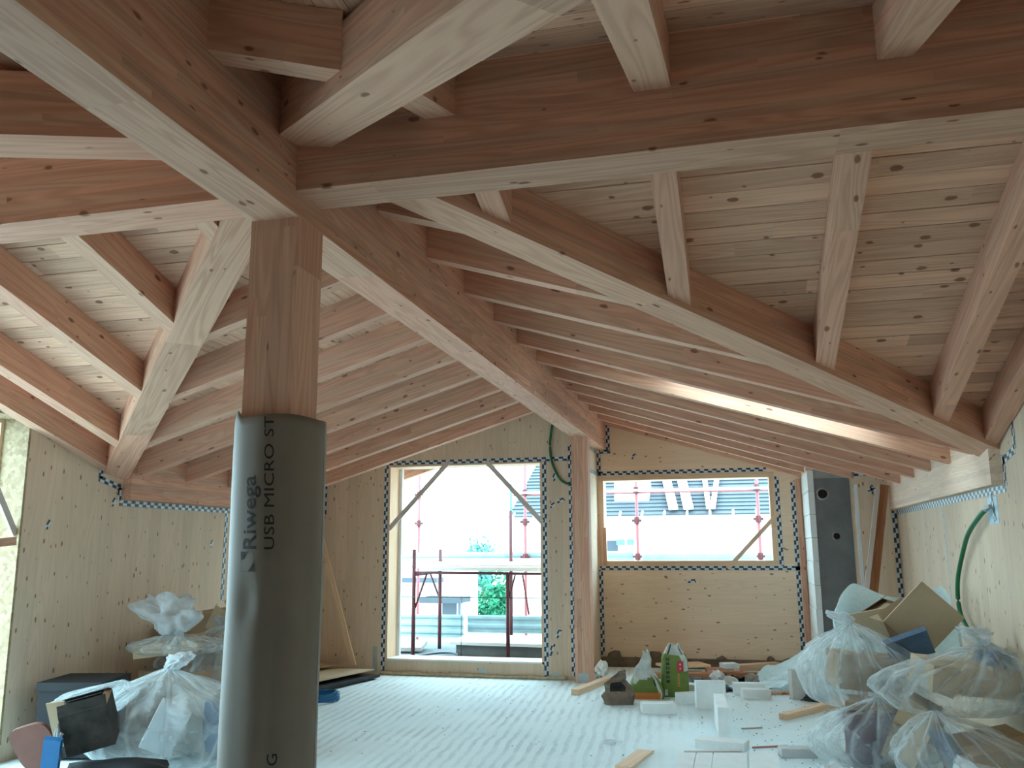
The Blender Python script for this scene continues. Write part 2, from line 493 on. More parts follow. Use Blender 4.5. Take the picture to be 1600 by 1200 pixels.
# ------------------------------------------------------------------ floor
bm = bmesh.new()
bm_box(bm, -5.40, 2.05, VF - 0.3, 11.67, -0.25, 0.0)
tag(mesh_obj('floor', bm, M['floor'], mat4=Matrix.Identity(4)), kind='structure')

# ------------------------------------------------------------------ ceiling: backing deck with single planks under it
bm = bmesh.new()
def slab_tri(pts, zf, h=0.05):
    bm_prism(bm, [V((u, v, zf(u, v))) for u, v in pts], V((0, 0, h)))
zu = lambda u, v: deck(u) + 0.021
zv = lambda u, v: xdeck(v) + 0.021
E0, E1 = -5.45, 2.10            # deck edges in u
VN = VF - 0.3
SKY = (-0.42, 1.12, 6.645, 7.225)   # skylight opening u0,u1,v0,v1
def quad_regions():
    R = []
    for sgn, ue, vfar in ((-1, E0, 11.15), (1, E1, 12.1)):
        w = abs(ue - UR)
        R.append(('P', sgn, 1, [(UR, VC), (ue, VC + w), (ue, vfar), (UR, vfar)]))
        R.append(('P', sgn, -1, [(UR, VC), (UR, VN), (ue, VN), (ue, VC - w)]))
        R.append(('X', sgn, 1, [(UR, VC), (ue, VC), (ue, VC + w)]))
        R.append(('X', sgn, -1, [(UR, VC), (ue, VC - w), (ue, VC)]))
    return R
for kind, sgn, q, pts in quad_regions():
    zf = zu if kind == 'P' else zv
    if kind == 'P' and sgn == 1 and q == 1:
        u0, u1, v0, v1 = SKY
        for clipset in ([((0, 1), v0)], [((0, -1), -v1)], [((0, -1), -v0), ((0, 1), v1), ((1, 0), u0)], [((0, -1), -v0), ((0, 1), v1), ((-1, 0), -u1)]):
            pp = pts
            for n, c in clipset: pp = clip_poly(pp, n, c)
            if len(pp) > 2: slab_tri(pp, zf)
    else:
        slab_tri(pts, zf)
ceiling = tag(mesh_obj('ceiling', bm, M['plank'], mat4=Matrix.Identity(4)), kind='structure')

def add_plank(poly, zf, axis):
    if len(poly) < 3: return
    a = abs(sum(poly[i][0] * poly[(i + 1) % len(poly)][1] - poly[(i + 1) % len(poly)][0] * poly[i][1] for i in range(len(poly)))) / 2
    if a < 0.004: return
    j = random.uniform(-0.0015, 0.0015)
    prism('plank', [V((u, v, zf(u, v) - 0.021 + j)) for u, v in poly], V((0, 0, 0.020)), M['plank'], ceiling, axis=axis, bevel=0.006)

PW = 0.122
for kind, sgn, q, pts in quad_regions():
    zf = zu if kind == 'P' else zv
    k = 0
    while True:
        a, b_ = k * PW, k * PW + PW - 0.005
        k += 1
        if kind == 'P':
            lim = abs(pts[1][0] - UR) if q == 1 else abs(pts[2][0] - UR)
            if a > lim: break
            if sgn == 1: pl = clip_poly(clip_poly(pts, (1, 0), UR + b_), (-1, 0), -(UR + a))
            else: pl = clip_poly(clip_poly(pts, (-1, 0), -(UR - b_)), (1, 0), UR - a)
            dz = 1 if sgn == 1 else -1
            ax = (0, 1, 0)
            if sgn == 1 and q == 1:
                u0, u1, v0, v1 = SKY
                if UR + b_ > u0 and UR + a < u1:
                    add_plank(clip_poly(pl, (0, 1), v0), zf, ax)
                    add_plank(clip_poly(pl, (0, -1), -v1), zf, ax)
                    continue
        else:
            if a > abs(pts[1][0] - UR): break
            if q == 1: pl = clip_poly(clip_poly(pts, (0, 1), VC + b_), (0, -1), -(VC + a))
            else: pl = clip_poly(clip_poly(pts, (0, -1), -(VC - b_)), (0, 1), VC - a)
            ax = (1, 0, 0)
        add_plank(pl, zf, ax)

# roof window shaft in the right slope
win3 = thing('window_3', (0.35, 6.93, deck(0.35)), None, None, kind='structure')
u0, u1, v0, v1 = SKY
def roofbar(ua, ub, va, vb):
    prism('frame_board', [V((ua, va, deck(ua) - 0.004)), V((ub, va, deck(ub) - 0.004)), V((ub, vb, deck(ub) - 0.004)), V((ua, vb, deck(ua) - 0.004))], V((0, 0, 0.17)), M['spruce'], win3, axis=(1, 0, -S) if ub - ua > vb - va else (0, 1, 0), bevel=0.003)
roofbar(u0 - 0.0, u1, v0 - 0.0, v0 + 0.02)
roofbar(u0 - 0.0, u1, v1 - 0.018, v1)
roofbar(u0, u0 + 0.02, v0 + 0.02, v1 - 0.018)
roofbar(u1 - 0.02, u1, v0 + 0.02, v1 - 0.018)

# ------------------------------------------------------------------ walls
WT = 0.32                       # wall thickness
def wall_poly(bm, pts3, sweep):
    bm_prism(bm, [V(p) for p in pts3], V(sweep))
RZ = lambda u: deck(u) + 0.02
XZ = lambda v: xdeck(v) + 0.02
def side_top(v):                # roof height over the side walls (max of eaves and cross gable)
    return max(RZ(UL), XZ(v)) if VC - 3.375 < v < VC + 3.375 else RZ(UL)
# left wall with its tall opening (window_2)
LO0, LO1, LOZ = 2.05, 5.412, 2.455
bm = bmesh.new()
vg0, vg1 = VC - 3.375, VC + 3.375
wall_poly(bm, [(UL, LO1, 0), (UL, VB + WT, 0), (UL, VB + WT, RZ(UL)), (UL, vg1, RZ(UL)), (UL, LO1, XZ(LO1))], (-0.12, 0, 0))
wall_poly(bm, [(UL, LO0, LOZ), (UL, LO1, LOZ), (UL, LO1, XZ(LO1)), (UL, LO0, XZ(LO0))], (-0.12, 0, 0))
wall_poly(bm, [(UL, VN, 0), (UL, LO0, 0), (UL, LO0, XZ(LO0)), (UL, VC, XZ(VC)), (UL, vg0, RZ(UL)), (UL, VN, RZ(UL))], (-0.12, 0, 0))
wall_poly(bm, [(UL, LO0, 0), (UL, LO1, 0), (UL, LO1, 0.12), (UL, LO0, 0.12)], (-0.12, 0, 0))
wall_left = tag(mesh_obj('wall_left', bm, M['clt_vr'], mat4=Matrix.Identity(4)), kind='structure')
bm = bmesh.new()
wall_poly(bm, [(URT, VN, 0), (URT, VB + 0.5, 0), (URT, VB + 0.5, RZ(URT)), (URT, vg1, RZ(URT)), (URT, VC, XZ(VC)), (URT, vg0, RZ(URT)), (URT, VN, RZ(URT))], (0.30, 0, 0))
wall_right = tag(mesh_obj('wall_right', bm, M['clt_vr'], mat4=Matrix.Identity(4)), kind='structure')
# wall behind the camera
bm = bmesh.new()
wall_poly(bm, [(UL, VF, 0), (URT, VF, 0), (URT, VF, RZ(URT)), (UR, VF, RZ(UR)), (UL, VF, RZ(UL))], (0, -0.25, 0))
tag(mesh_obj('wall_front', bm, M['clt_v'], mat4=Matrix.Identity(4)), kind='structure')
# back wall, left of the rear post, with the door opening
DO0, DO1, DZ0, DZ1 = -4.108, -2.175, 0.165, 2.478
bm = bmesh.new()
wall_poly(bm, [(UL, VB, 0), (DO0, VB, 0), (DO0, VB, RZ(DO0)), (UL, VB, RZ(UL))], (0, WT, 0))
wall_poly(bm, [(DO0, VB, DZ1), (DO1, VB, DZ1), (DO1, VB, RZ(DO1)), (DO0, VB, RZ(DO0))], (0, WT, 0))
wall_poly(bm, [(DO1, VB, 0), (-1.800, VB, 0), (-1.800, VB, RZ(-1.8)), (DO1, VB, RZ(DO1))], (0, WT, 0))
wall_poly(bm, [(DO0, VB, 0), (DO1, VB, 0), (DO1, VB, DZ0), (DO0, VB, DZ0)], (0, WT, 0))
wall_back = tag(mesh_obj('wall_back', bm, M['clt_v'], mat4=Matrix.Identity(4)), kind='structure')
# side of the alcove behind the rear post
bm = bmesh.new()
wall_poly(bm, [(-1.716, 10.20, 0), (-1.716, VA + 0.25, 0), (-1.716, VA + 0.25, RZ(-1.716)), (-1.716, 10.20, RZ(-1.716))], (-0.25, 0, 0))
wall_reveal = tag(mesh_obj('wall_alcove_left', bm, M['clt_vr'], mat4=Matrix.Identity(4)), kind='structure')
# alcove wall with the wide window
WO0, WO1, WZ0, WZ1 = -1.702, 0.518, 1.231, 2.391
bm = bmesh.new()
wall_poly(bm, [(-1.716, VA, 0), (0.83, VA, 0), (0.83, VA, WZ0), (-1.716, VA, WZ0)], (0, 0.25, 0))
wall_poly(bm, [(-1.716, VA, WZ1), (0.83, VA, WZ1), (0.83, VA, RZ(0.83)), (UR, VA, RZ(UR)), (-1.716, VA, RZ(-1.716))], (0, 0.25, 0))
wall_poly(bm, [(WO1, VA, WZ0), (0.83, VA, WZ0), (0.83, VA, WZ1), (WO1, VA, WZ1)], (0, 0.25, 0))
wall_poly(bm, [(-1.716, VA, WZ0), (WO0, VA, WZ0), (WO0, VA, WZ1), (-1.716, VA, WZ1)], (0, 0.25, 0))
wall_alcove = tag(mesh_obj('wall_alcove_back', bm, M['clt_h'], mat4=Matrix.Identity(4)), kind='structure')
bm = bmesh.new()
wall_poly(bm, [(0.83, VA, 0), (2.05, VA, 0), (2.05, VA, RZ(2.05)), (0.83, VA, RZ(0.83))], (0, 0.25, 0))
tag(mesh_obj('wall_alcove_right', bm, M['clt_v'], mat4=Matrix.Identity(4)), kind='structure')
# short wall right of the chimney
bm = bmesh.new()
wall_poly(bm, [(1.283, VB, 0), (URT, VB, 0), (URT, VB, RZ(URT)), (1.283, VB, RZ(1.283))], (0, 0.47, 0))
wall_back_right = tag(mesh_obj('wall_back_right', bm, M['clt_v'], mat4=Matrix.Identity(4)), kind='structure')
box('edge_strip', 1.283, 1.318, VB - 0.006, VB, 0, 2.12, M['white_paper'], wall_back_right, 'Z', 0.0)

# ---- linings of the openings
door1 = thing('door_1', ((DO0 + DO1) / 2, VB, 0), None, None, kind='structure')
T = 0.022
box('frame_board', DO0, DO0 + T, VB + 0.002, VB + WT + 0.03, DZ0, DZ1 - T, M['spruce'], door1, 'Z', 0.003)
box('frame_board', DO1 - T, DO1, VB + 0.002, VB + WT + 0.03, DZ0, DZ1 - T, M['spruce'], door1, 'Z', 0.003)
box('frame_board', DO0, DO1, VB + 0.002, VB + WT + 0.03, DZ1 - T, DZ1, M['spruce'], door1, 'X', 0.003)
box('sill_board', DO0, DO1, VB + 0.002, VB + WT + 0.05, DZ0, DZ0 + 0.018, M['aac'], door1, 'X', 0.003)
box('outer_strip', DO0 + T, DO0 + T + 0.04, VB + WT - 0.02, VB + WT + 0.03, DZ0, DZ1 - T, M['white_paper'], door1, 'Z', 0.003)
win1 = thing('window_1', ((WO0 + WO1) / 2, VA, WZ0), None, None, kind='structure')
T = 0.066
box('frame_board', WO0, WO0 + T, VA + 0.003, VA + 0.25, WZ0 + T, WZ1 - T, M['spruce'], win1, 'Z', 0.003)
box('frame_board', WO1 - T, WO1, VA + 0.003, VA + 0.25, WZ0 + T, WZ1 - T, M['spruce'], win1, 'Z', 0.003)
box('frame_board', WO0, WO1, VA + 0.003, VA + 0.25, WZ1 - T, WZ1, M['spruce'], win1, 'X', 0.003)
box('frame_board', WO0, WO1, VA + 0.003, VA + 0.25, WZ0, WZ0 + T, M['spruce'], win1, 'X', 0.003)
win2 = thing('window_2', (UL, (LO0 + LO1) / 2, 0.12), None, None, kind='structure')
box('jamb_panel', -5.30, UL - 0.001, LO1 - 0.022, LO1 - 0.002, 0.12, LOZ, M['osb'], win2, 'Z', 0.002)
box('jamb_panel', -5.30, UL - 0.001, LO0 + 0.002, LO0 + 0.022, 0.12, LOZ, M['osb'], win2, 'Z', 0.002)
box('head_panel', -5.30, UL - 0.001, LO0 + 0.024, LO1 - 0.024, LOZ - 0.022, LOZ - 0.002, M['osb'], win2, 'Y', 0.002)
box('frame_board', -5.36, -5.30, LO1 - 0.05, LO1 + 0.03, 0.12, LOZ, M['spruce'], win2, 'Z', 0.003)
box('frame_board', -5.36, -5.30, LO0 - 0.03, LO0 + 0.05, 0.12, LOZ, M['spruce'], win2, 'Z', 0.003)
box('frame_board', -5.36, -5.30, LO0 + 0.05, LO1 - 0.05, LOZ - 0.05, LOZ + 0.03, M['spruce'], win2, 'Y', 0.003)

# ------------------------------------------------------------------ heavy timbers
def beam_box(name, u0, u1, v0, v1, z0, z1, mat, axis, label, cat='beam', bevel=0.006):
    return box(name, u0, u1, v0, v1, z0, z1, mat, None, axis, bevel, label=label, cat=cat)
beam_box('ridge_beam', UR - HW, UR + HW, VF, VA + 0.02, 2.735, deck(UR + HW), M['glulam'], 'Y',
         'thick long ridge beam running from top left over both posts to the far wall')
beam_box('cross_beam', UR + HW, URT + 0.02, 2.8985, 3.1015, 2.829, xdeck(3.1015), M['glulam'], 'X',
         'heavy horizontal beam running right from the front post across the top right')
beam_box('cross_beam', UL - 0.02, UR - HW, 2.8985, 3.1015, 2.829, xdeck(3.1015), M['glulam'], 'X',
         'heavy horizontal beam running left from the front post to the left edge')
fp = beam_box('timber_post', UR - HW, UR + HW, 2.932, 3.138, 0, 2.735, M['post'], 'Z',
         'square timber post in the foreground with its lower part wrapped in membrane', 'post')
beam_box('timber_post', -1.786, -1.598, 9.936, VB, 0, 2.735, M['post'], 'Z',
         'square reddish timber post at the far end between door opening and window', 'post')

def valley_beam(name, su, sv, zb, label):
    d = V((su, sv)) / math.sqrt(2)
    nrm = V((-d.y, d.x))
    o = V((UR, VC))
    uend = URT + 0.02 if su > 0 else UL - 0.02
    te = abs(uend - UR) * math.sqrt(2)
    def P(t, s):
        p = o + d * t + nrm * s
        return V((p.x, p.y, zb - S / math.sqrt(2) * t))
    ts = 0.1475
    # end on the wall plane: shift the two side points along the beam
    sh = HW if (su * sv > 0) else -HW
    pts = [P(ts, 0), P(ts + HW, -HW), P(te + (-sh), -HW), P(te + sh, HW), P(ts + HW, HW)]
    return prism(name, pts, V((0, 0, 0.235)), M['glulam'], None, axis=V((d.x, d.y, -S / math.sqrt(2))), bevel=0.005, label=label, cat='beam')
valley_beam('valley_beam', -1, 1, 3.098, 'sloping diagonal valley beam left of the front post down to the left wall')
valley_beam('valley_beam', 1, 1, 3.082, 'long sloping diagonal valley beam descending right to the corner of the right wall')
valley_beam('valley_beam', 1, -1, 3.046, 'wide pale diagonal valley beam rising toward the top middle above the camera')
valley_beam('valley_beam', -1, -1, 3.046, 'diagonal valley beam at upper left edge seen behind the ridge beam')

# eaves plates
plL = box('eaves_plate', UL + 0.001, UPL, 6.47, VB - 0.001, 1.885, deck(UL) - 0.006, M['glulam'], None, 'Y', 0.004, label='pale eaves beam along the left wall under the rafter ends', cat='beam')
plR = box('eaves_plate', UPR, URT - 0.001, 6.24, VB - 0.001, 1.845, deck(URT) - 0.006, M['lit_plate'], None, 'Y', 0.004, label='pale eaves beam along the right wall under the rafter ends', cat='beam')
box('eaves_plate', 0.835, 0.95, 10.60, VA - 0.001, 2.30, deck(0.95) - 0.006, M['lit_plate'], None, 'Y', 0.004, label='short pale eaves beam over the chimney beside the wide window', cat='beam')

ORD = ['first', 'second', 'third', 'fourth', 'fifth', 'sixth', 'seventh', 'eighth', 'ninth', 'tenth', 'eleventh']
def zr(u): return ZB - S * abs(u - UR)
def zx(v): return ZB - S * abs(v - VC)
def rafter_p(sgn, v0, v1, ue0, ue1, label, group):
    """rafter square to the ridge, from the ridge face to ue0 (edge v0) / ue1 (edge v1)"""
    us = UR + sgn * HW
    pts = [V((us, v0, zr(us))), V((ue0, v0, zr(ue0))), V((ue1, v1, zr(ue1))), V((us, v1, zr(us)))]
    return prism('rafter', pts, V((0, 0, ZD - ZB - 0.002)), M['rafter'], None, axis=V((sgn, 0, -S)), bevel=0.003, label=label, cat='rafter', group=group)
RW = 0.10
V0S = [4.40 + 0.71 * k for k in range(-1, 10)] + [11.315]
vis = [v for v in V0S]
for sgn in (1, -1):
    lst = [v for v in V0S if not (sgn < 0 and v > 9.9)]
    n = len(lst)
    for i, v in enumerate(lst):
        e0, e1 = abs(v - VC) - 0.147, abs(v + RW - VC) - 0.147
        plate = abs((UPR if sgn > 0 else UPL) - UR) - 0.001
        if sgn > 0 and v > 10.2: plate = 0.834 - UR
        elif sgn > 0 and v > 9.9: plate = 1.262 - UR
        k = n - 1 - i
        side = 'right' if sgn > 0 else 'left'
        lab = ('rafter on the %s side of the ridge beam, %s from the far wall' % (side, ORD[k])) if k < 11 else 'short stub rafter between ridge beam and the long right valley beam'
        if sgn > 0 and abs(v - 7.24) < 0.01:
            lab = 'rafter right of the ridge beam, brightly lit white by the roof window'
        rafter_p(sgn, v, v + RW, UR + sgn * min(e0, plate), UR + sgn * min(e1, plate), lab, 'rafters square to the ridge beam')
def rafter_x(sv, u0, u1, label, group):
    """rafter parallel to the ridge, from the cross beam face to the valley beam"""
    vs = VC + sv * 0.1015
    e0, e1 = VC + sv * (abs(u0 - UR) - 0.146), VC + sv * (abs(u1 - UR) - 0.146)
    pts = [V((u0, vs, zx(vs))), V((u1, vs, zx(vs))), V((u1, e1, zx(e1))), V((u0, e0, zx(e0)))]
    return prism('rafter', pts, V((0, 0, ZD - ZB - 0.002)), M['rafter'], None, axis=V((0, sv, -S)), bevel=0.003, label=label, cat='rafter', group=group)
g2 = 'rafters parallel to the ridge beam'
right_back = [(-1.015, 'short stub rafter hanging behind the right cross beam nearest the post'),
              (-0.262, 'narrow rafter from the right cross beam down to the long right valley beam'),
              (0.490, 'wide pale rafter at right between cross beam and valley beam, second of three'),
              (1.222, 'pale rafter at the right edge between cross beam and valley beam'),
              (1.592, 'rafter lying against the right wall at the picture edge')]
for u, lab in right_back: rafter_x(1, u, u + (0.108 if u < 1.5 else 0.1), lab, g2)
left_back = [(-2.29, 'short stub rafter tucked between left cross beam and left valley beam'),
             (-3.03, 'upper rafter sloping from the left cross beam to the left valley beam'),
             (-3.78, 'middle rafter sloping from the left cross beam to the left valley beam'),
             (-4.51, 'lowest pale rafter sloping above the left window opening'),
             (-4.962, 'rafter lying flat against the left wall above the opening')]
for u, lab in left_back: rafter_x(1, u - 0.104, u, lab, g2)
front_right = [(-1.06, 0.12, 'short stub rafter in front of the right cross beam beside the wide pale valley beam'),
               (-0.269, 0.132, 'pale rafter at top centre running up from the right cross beam'),
               (0.547, 0.112, 'pale rafter at top right running up from the right cross beam'),
               (1.29, 0.11, 'rafter above the camera near the right wall')]
for u, w, lab in front_right: rafter_x(-1, u, u + w, lab, g2)
v0 = 2.27
rafter_p(1, v0, v0 + RW, UR + abs(v0 - VC) - 0.147, UR + abs(v0 + RW - VC) - 0.147, 'short deep rafter at top left joining ridge beam and the wide pale valley beam', None)
# verge rafter outside the door opening
rafter_p(-1, 10.66, 10.76, UR - 3.3, UR - 3.3, 'brown roof rafter outdoors at the top left of the door opening', None)
# ------------------------------------------------------------------ chimney, kerb and things fixed to the walls
ch = thing('chimney', (1.2, 10.45, 0), 'grey mortared chimney stack with two round flue holes and a white block flank', 'chimney')
box('core', 0.905, 1.281, 10.46, VA - 0.01, 0, 2.22, M['concrete'], ch, 'Z', 0.004)
box('upper_block', 0.905, 1.281, 10.468, VA - 0.01, 2.22, 2.335, M['concrete_l'], ch, 'Z', 0.006)
zz = 0.0
for k in range(9):
    h = 0.26 if k < 8 else 0.235
    box('block', 0.838 + random.uniform(-0.006, 0.004), 0.902, 10.45 + random.uniform(-0.012, 0.01), VA - 0.012, zz + 0.003, zz + h - 0.003, M['aac'], ch, 'Y', 0.006)
    zz += h
def flue(px, pz_, r):
    bm = bmesh.new()
    n = 14
    ring = lambda rr, y, j: [bm.verts.new(V((px + rr * (1 + j * math.sin(5 * a + px)) * math.cos(a), y, pz_ + rr * (1 + j * math.cos(3 * a)) * math.sin(a)))) for a in [2 * math.pi * i / n for i in range(n)]]
    o, i_ = ring(r * 1.35, 10.4585, 0.12), ring(r * 1.0, 10.450, 0.05)
    for k in range(n): bm.faces.new((o[k], o[(k + 1) % n], i_[(k + 1) % n], i_[k]))
    mesh_obj('flue_rim', bm, M['concrete_l'], ch)
    bm = bmesh.new()
    a_ = [bm.verts.new(V((px + r * math.cos(a), 10.4495, pz_ + r * math.sin(a)))) for a in [2 * math.pi * i / n for i in range(n)]]
    bm.faces.new(a_)
    mesh_obj('flue_hole', bm, M['hole_black'], ch)
flue(0.990, 2.045, 0.052)
flue(1.108, 1.575, 0.036)
box('soot_door', 0.95, 1.08, 10.452, 10.459, 0.20, 0.42, M['hole_black'], ch, 'X', 0.0)

# kerb under the window wall with lumps of mortar
kb = box('baseboard_alcove', -1.70, 0.83, VA - 0.09, VA - 0.001, 0, 0.112, M['mortar_d'], None, 'X', 0.01, kind='structure')
def lump(name, c, r, mat, parent=None, seed=0, sub=2, amp=0.3, freq=3.0, smooth=True, **kw):
    bm = bmesh.new()
    bmesh.ops.create_icosphere(bm, subdivisions=sub, radius=1.0)
    for v in bm.verts:
        d = 1 + amp * noise.noise(v.co * freq * 0.5 + V((seed * 3.1, seed, -seed)))
        v.co = V((v.co.x * r[0] * d, v.co.y * r[1] * d, v.co.z * r[2] * d)) + V(c)
        v.co.z = max(v.co.z, 0.002)
    return tag(mesh_obj(name, bm, mat, parent, smooth=smooth), **kw)
for i, (u, z, rx, rz_) in enumerate([(-1.53, 0.10, 0.10, 0.09), (-1.03, 0.10, 0.12, 0.10), (-0.22, 0.10, 0.07, 0.05), (0.35, 0.10, 0.05, 0.07), (0.62, 0.10, 0.14, 0.05)]):
    lump('mortar_lump', (u, VA - 0.03, z), (rx, 0.035, rz_), M['mortar_d'], kb, i)
lump('masonry_stub', (-1.60, 10.62, 0.05), (0.06, 0.36, 0.10), M['aac'], None, 9, 3, 0.45, 9.0, False,
     label='rough pale masonry stub on the floor beside the rear post', cat='masonry')

# sealing tape, children of the walls
def tape(parent, A, B, nrm, w=0.052):
    A, B, n = V(A), V(B), V(nrm)
    d = (B - A).normalized()
    s = n.cross(d).normalized() * (w / 2)
    return prism('sealing_tape', [A - s + n * 0.0006, B - s + n * 0.0006, B + s + n * 0.0006, A + s + n * 0.0006], n * 0.0022, M['tape'], parent, axis=d, bevel=0)
NB, NL, NR = (0, -1, 0), (1, 0, 0), (-1, 0, 0)
y0 = VB
for a, b in [((DO0 - 0.028, 0.03), (DO0 - 0.028, DZ1)), ((DO0 - 0.05, DZ1 + 0.028), (-1.832, DZ1 + 0.018)), ((DO1 + 0.032, 0.02), (DO1 + 0.032, DZ1)),
             ((-1.828, 0.04), (-1.828, 2.66)), ((-5.04, 0.36), (-5.04, 1.86)), ((-5.06, 1.868), (-4.945, 1.868)), ((-4.953, 1.89), (-4.953, 2.24))]:
    tape(wall_back, (a[0], y0, a[1]), (b[0], y0, b[1]), NB)
y0 = VA
for a, b in [((-1.70, WZ1 + 0.030), (0.43, WZ1 + 0.030)), ((-1.70, WZ0 - 0.027), (0.76, WZ0 - 0.027)), ((WO1 + 0.03, WZ0), (WO1 + 0.03, 2.33)),
             ((0.735, 0.12), (0.735, 2.25)), ((-1.688, 0.13), (-1.688, WZ0 - 0.05)), ((-1.558, 2.71), (-1.558, 3.16)), ((-1.68, 2.708), (-1.53, 2.708)), ((-1.685, WZ1), (-1.685, 2.69))]:
    tape(wall_alcove, (a[0], y0, a[1]), (b[0], y0, b[1]), NB)
tape(wall_reveal, (-1.716, 10.4, 2.705), (-1.716, VA - 0.01, 2.705), NL)
tape(wall_reveal, (-1.716, 10.4, WZ1 + 0.03), (-1.716, VA - 0.01, WZ1 + 0.03), NL)
for a, b in [((6.44, 1.856), (VB - 0.01, 1.856)), ((6.19, 2.045), (6.19, 2.26)), ((6.17, 2.045), (6.44, 1.985)), ((6.435, 1.875), (6.435, 1.985)), ((8.09, 0.95), (8.09, 1.83)), ((4.95, 2.482), (5.60, 2.490))]:
    tape(wall_left, (UL, a[0], a[1]), (UL, b[0], b[1]), NL)
for a, b in [((6.20, 1.816), (VB - 0.01, 1.816)), ((6.19, 1.83), (6.19, 2.03)), ((5.93, 2.04), (6.20, 1.99)), ((5.93, 2.04), (5.93, 2.22))]:
    tape(wall_right, (URT, a[0], a[1]), (URT, b[0], b[1]), NR)
tape(wall_back_right, (1.668, VB, 0.35), (1.668, VB, 1.83), NB)
box('corner_board', 0.772, 0.829, VA - 0.022, VA - 0.0005, 0.114, 2.29, M['rafter'], wall_alcove, 'Z', 0.003)
tape(wall_back_right, (1.29, VB, 2.235), (1.42, VB, 2.235), NB)
for (u, z, sx, sz) in [(-2.023, 2.285, 0.03, 0.09), (-2.05, 1.955, 0.06, 0.04), (-1.95, 2.01, 0.09, 0.03), (-2.0, 0.503, 0.05, 0.09), (-2.08, 0.326, 0.05, 0.13)]:
    tape(wall_back, (u - sx / 2, VB, z - sz / 2), (u + sx / 2, VB, z + sz / 2), NB, 0.04)
for (u, z, sx, sz) in [(-1.224, 2.636, 0.06, 0.05), (-0.546, 1.046, 0.10, 0.01)]:
    tape(wall_alcove, (u - sx / 2, VA, z - sz / 2), (u + sx / 2, VA, z + sz / 2), NB, 0.04)
for (v, z) in [(5.66, 1.655), (6.37, 1.86), (7.85, 1.52), (8.2, 1.06)]:
    tape(wall_left, (UL, v - 0.02, z - 0.03), (UL, v + 0.02, z + 0.03), NL, 0.035)
tape(wall_back_right, (1.462, VB, 2.01), (1.462, VB, 2.11), NB, 0.03)
tape(wall_back_right, (1.42, VB, 2.055), (1.50, VB, 2.065), NB, 0.03)
# pale joint line and tape patch on the right wall
M['pale_blue'] = plain('pale_blue_tape', (0.50, 0.68, 0.78), 0.5, 0.3, 20.0)
prism('joint_strip', [V((URT - 0.0006, 7.99, 0.30)), V((URT - 0.0006, 8.01, 0.30)), V((URT - 0.0006, 8.01, 1.80)), V((URT - 0.0006, 7.99, 1.80))], V((-0.0015, 0, 0)), M['pale_blue'], wall_right, axis=(0, 0, 1), bevel=0)
prism('tape_patch', [V((URT - 0.0006, 6.42, 1.60)), V((URT - 0.0006, 6.66, 1.60)), V((URT - 0.0006, 6.66, 1.78)), V((URT - 0.0006, 6.42, 1.78))], V((-0.0015, 0, 0)), M['pale_blue'], wall_right, axis=(0, 0, 1), bevel=0)
tape(wall_right, (URT - 0.003, 6.50, 1.62), (URT - 0.003, 6.55, 1.80), NR, 0.05)
# brackets and foam along the foot of the back wall
box('bracket', -4.265, -4.205, VB - 0.004, VB - 0.0005, 0.02, 0.32, M['zinc'], wall_back, 'Z', 0)
box('bracket', -2.09, -1.99, VB - 0.004, VB - 0.0005, 0.01, 0.07, M['zinc'], wall_back, 'X', 0)
box('bracket', -2.95, -2.86, VB - 0.004, VB - 0.0005, 0.04, 0.09, M['zinc'], wall_back, 'X', 0)
rear_post = bpy.data.objects['timber_post.001']
box('bracket', -1.75, -1.635, 9.9315, 9.9355, 0.01, 0.10, M['zinc'], rear_post, 'X', 0)
bm = bmesh.new()
pts, rr = [], []
for k in range(46):
    u = -4.16 + k * 0.05
    pts.append(V((u, VB - 0.02 + random.uniform(-0.008, 0.006), 0.012 + random.uniform(0, 0.012))))
    rr.append(random.uniform(0.014, 0.03))
bm_tube(bm, pts, rr, 7)
mesh_obj('foam_bead', bm, M['foam'], wall_back, smooth=True)

# braces nailed across the openings
def brace(name, A, B, w, t, label, cat='brace', mat='spruce', nrm=(0, -1, 0), **kw):
    return board(name, A, B, V(nrm).cross(V(B) - V(A)), w, V(nrm) * t, M[mat], None, label=label, cat=cat, **kw)
brace('brace_board', (-4.085, VB - 0.005, 1.70), (-3.33, VB - 0.005, 2.495), 0.055, 0.022, 'diagonal brace board across the upper left corner of the door opening', mat='grey_wood')
brace('brace_board', (-2.85, VB - 0.005, 2.49), (-2.17, VB - 0.005, 1.76), 0.055, 0.022, 'diagonal brace board across the upper right corner of the door opening', mat='grey_wood')
brace('brace_board', (-0.10, VA - 0.005, 1.20), (0.55, VA - 0.005, 1.88), 0.05, 0.022, 'diagonal brace board across the lower right corner of the wide window')
brace('brace_board', (-1.625, VA - 0.005, 1.24), (-1.63, VA - 0.005, 1.72), 0.045, 0.03, 'short upright board at the lower left corner of the wide window', mat='rafter')
brace('brace_board', (-5.02, LO1 - 0.42, 2.02), (-5.12, LO1 - 0.02, 1.58), 0.05, 0.022, 'small diagonal brace at the far edge of the left window opening', mat='grey_wood', nrm=(1, 0, 0))
brace('brace_board', (-5.08, LO1 - 0.40, 1.50), (-5.08, LO1 - 0.06, 1.53), 0.06, 0.03, 'short brown batten across the left window opening', mat='rafter', nrm=(1, 0, 0))

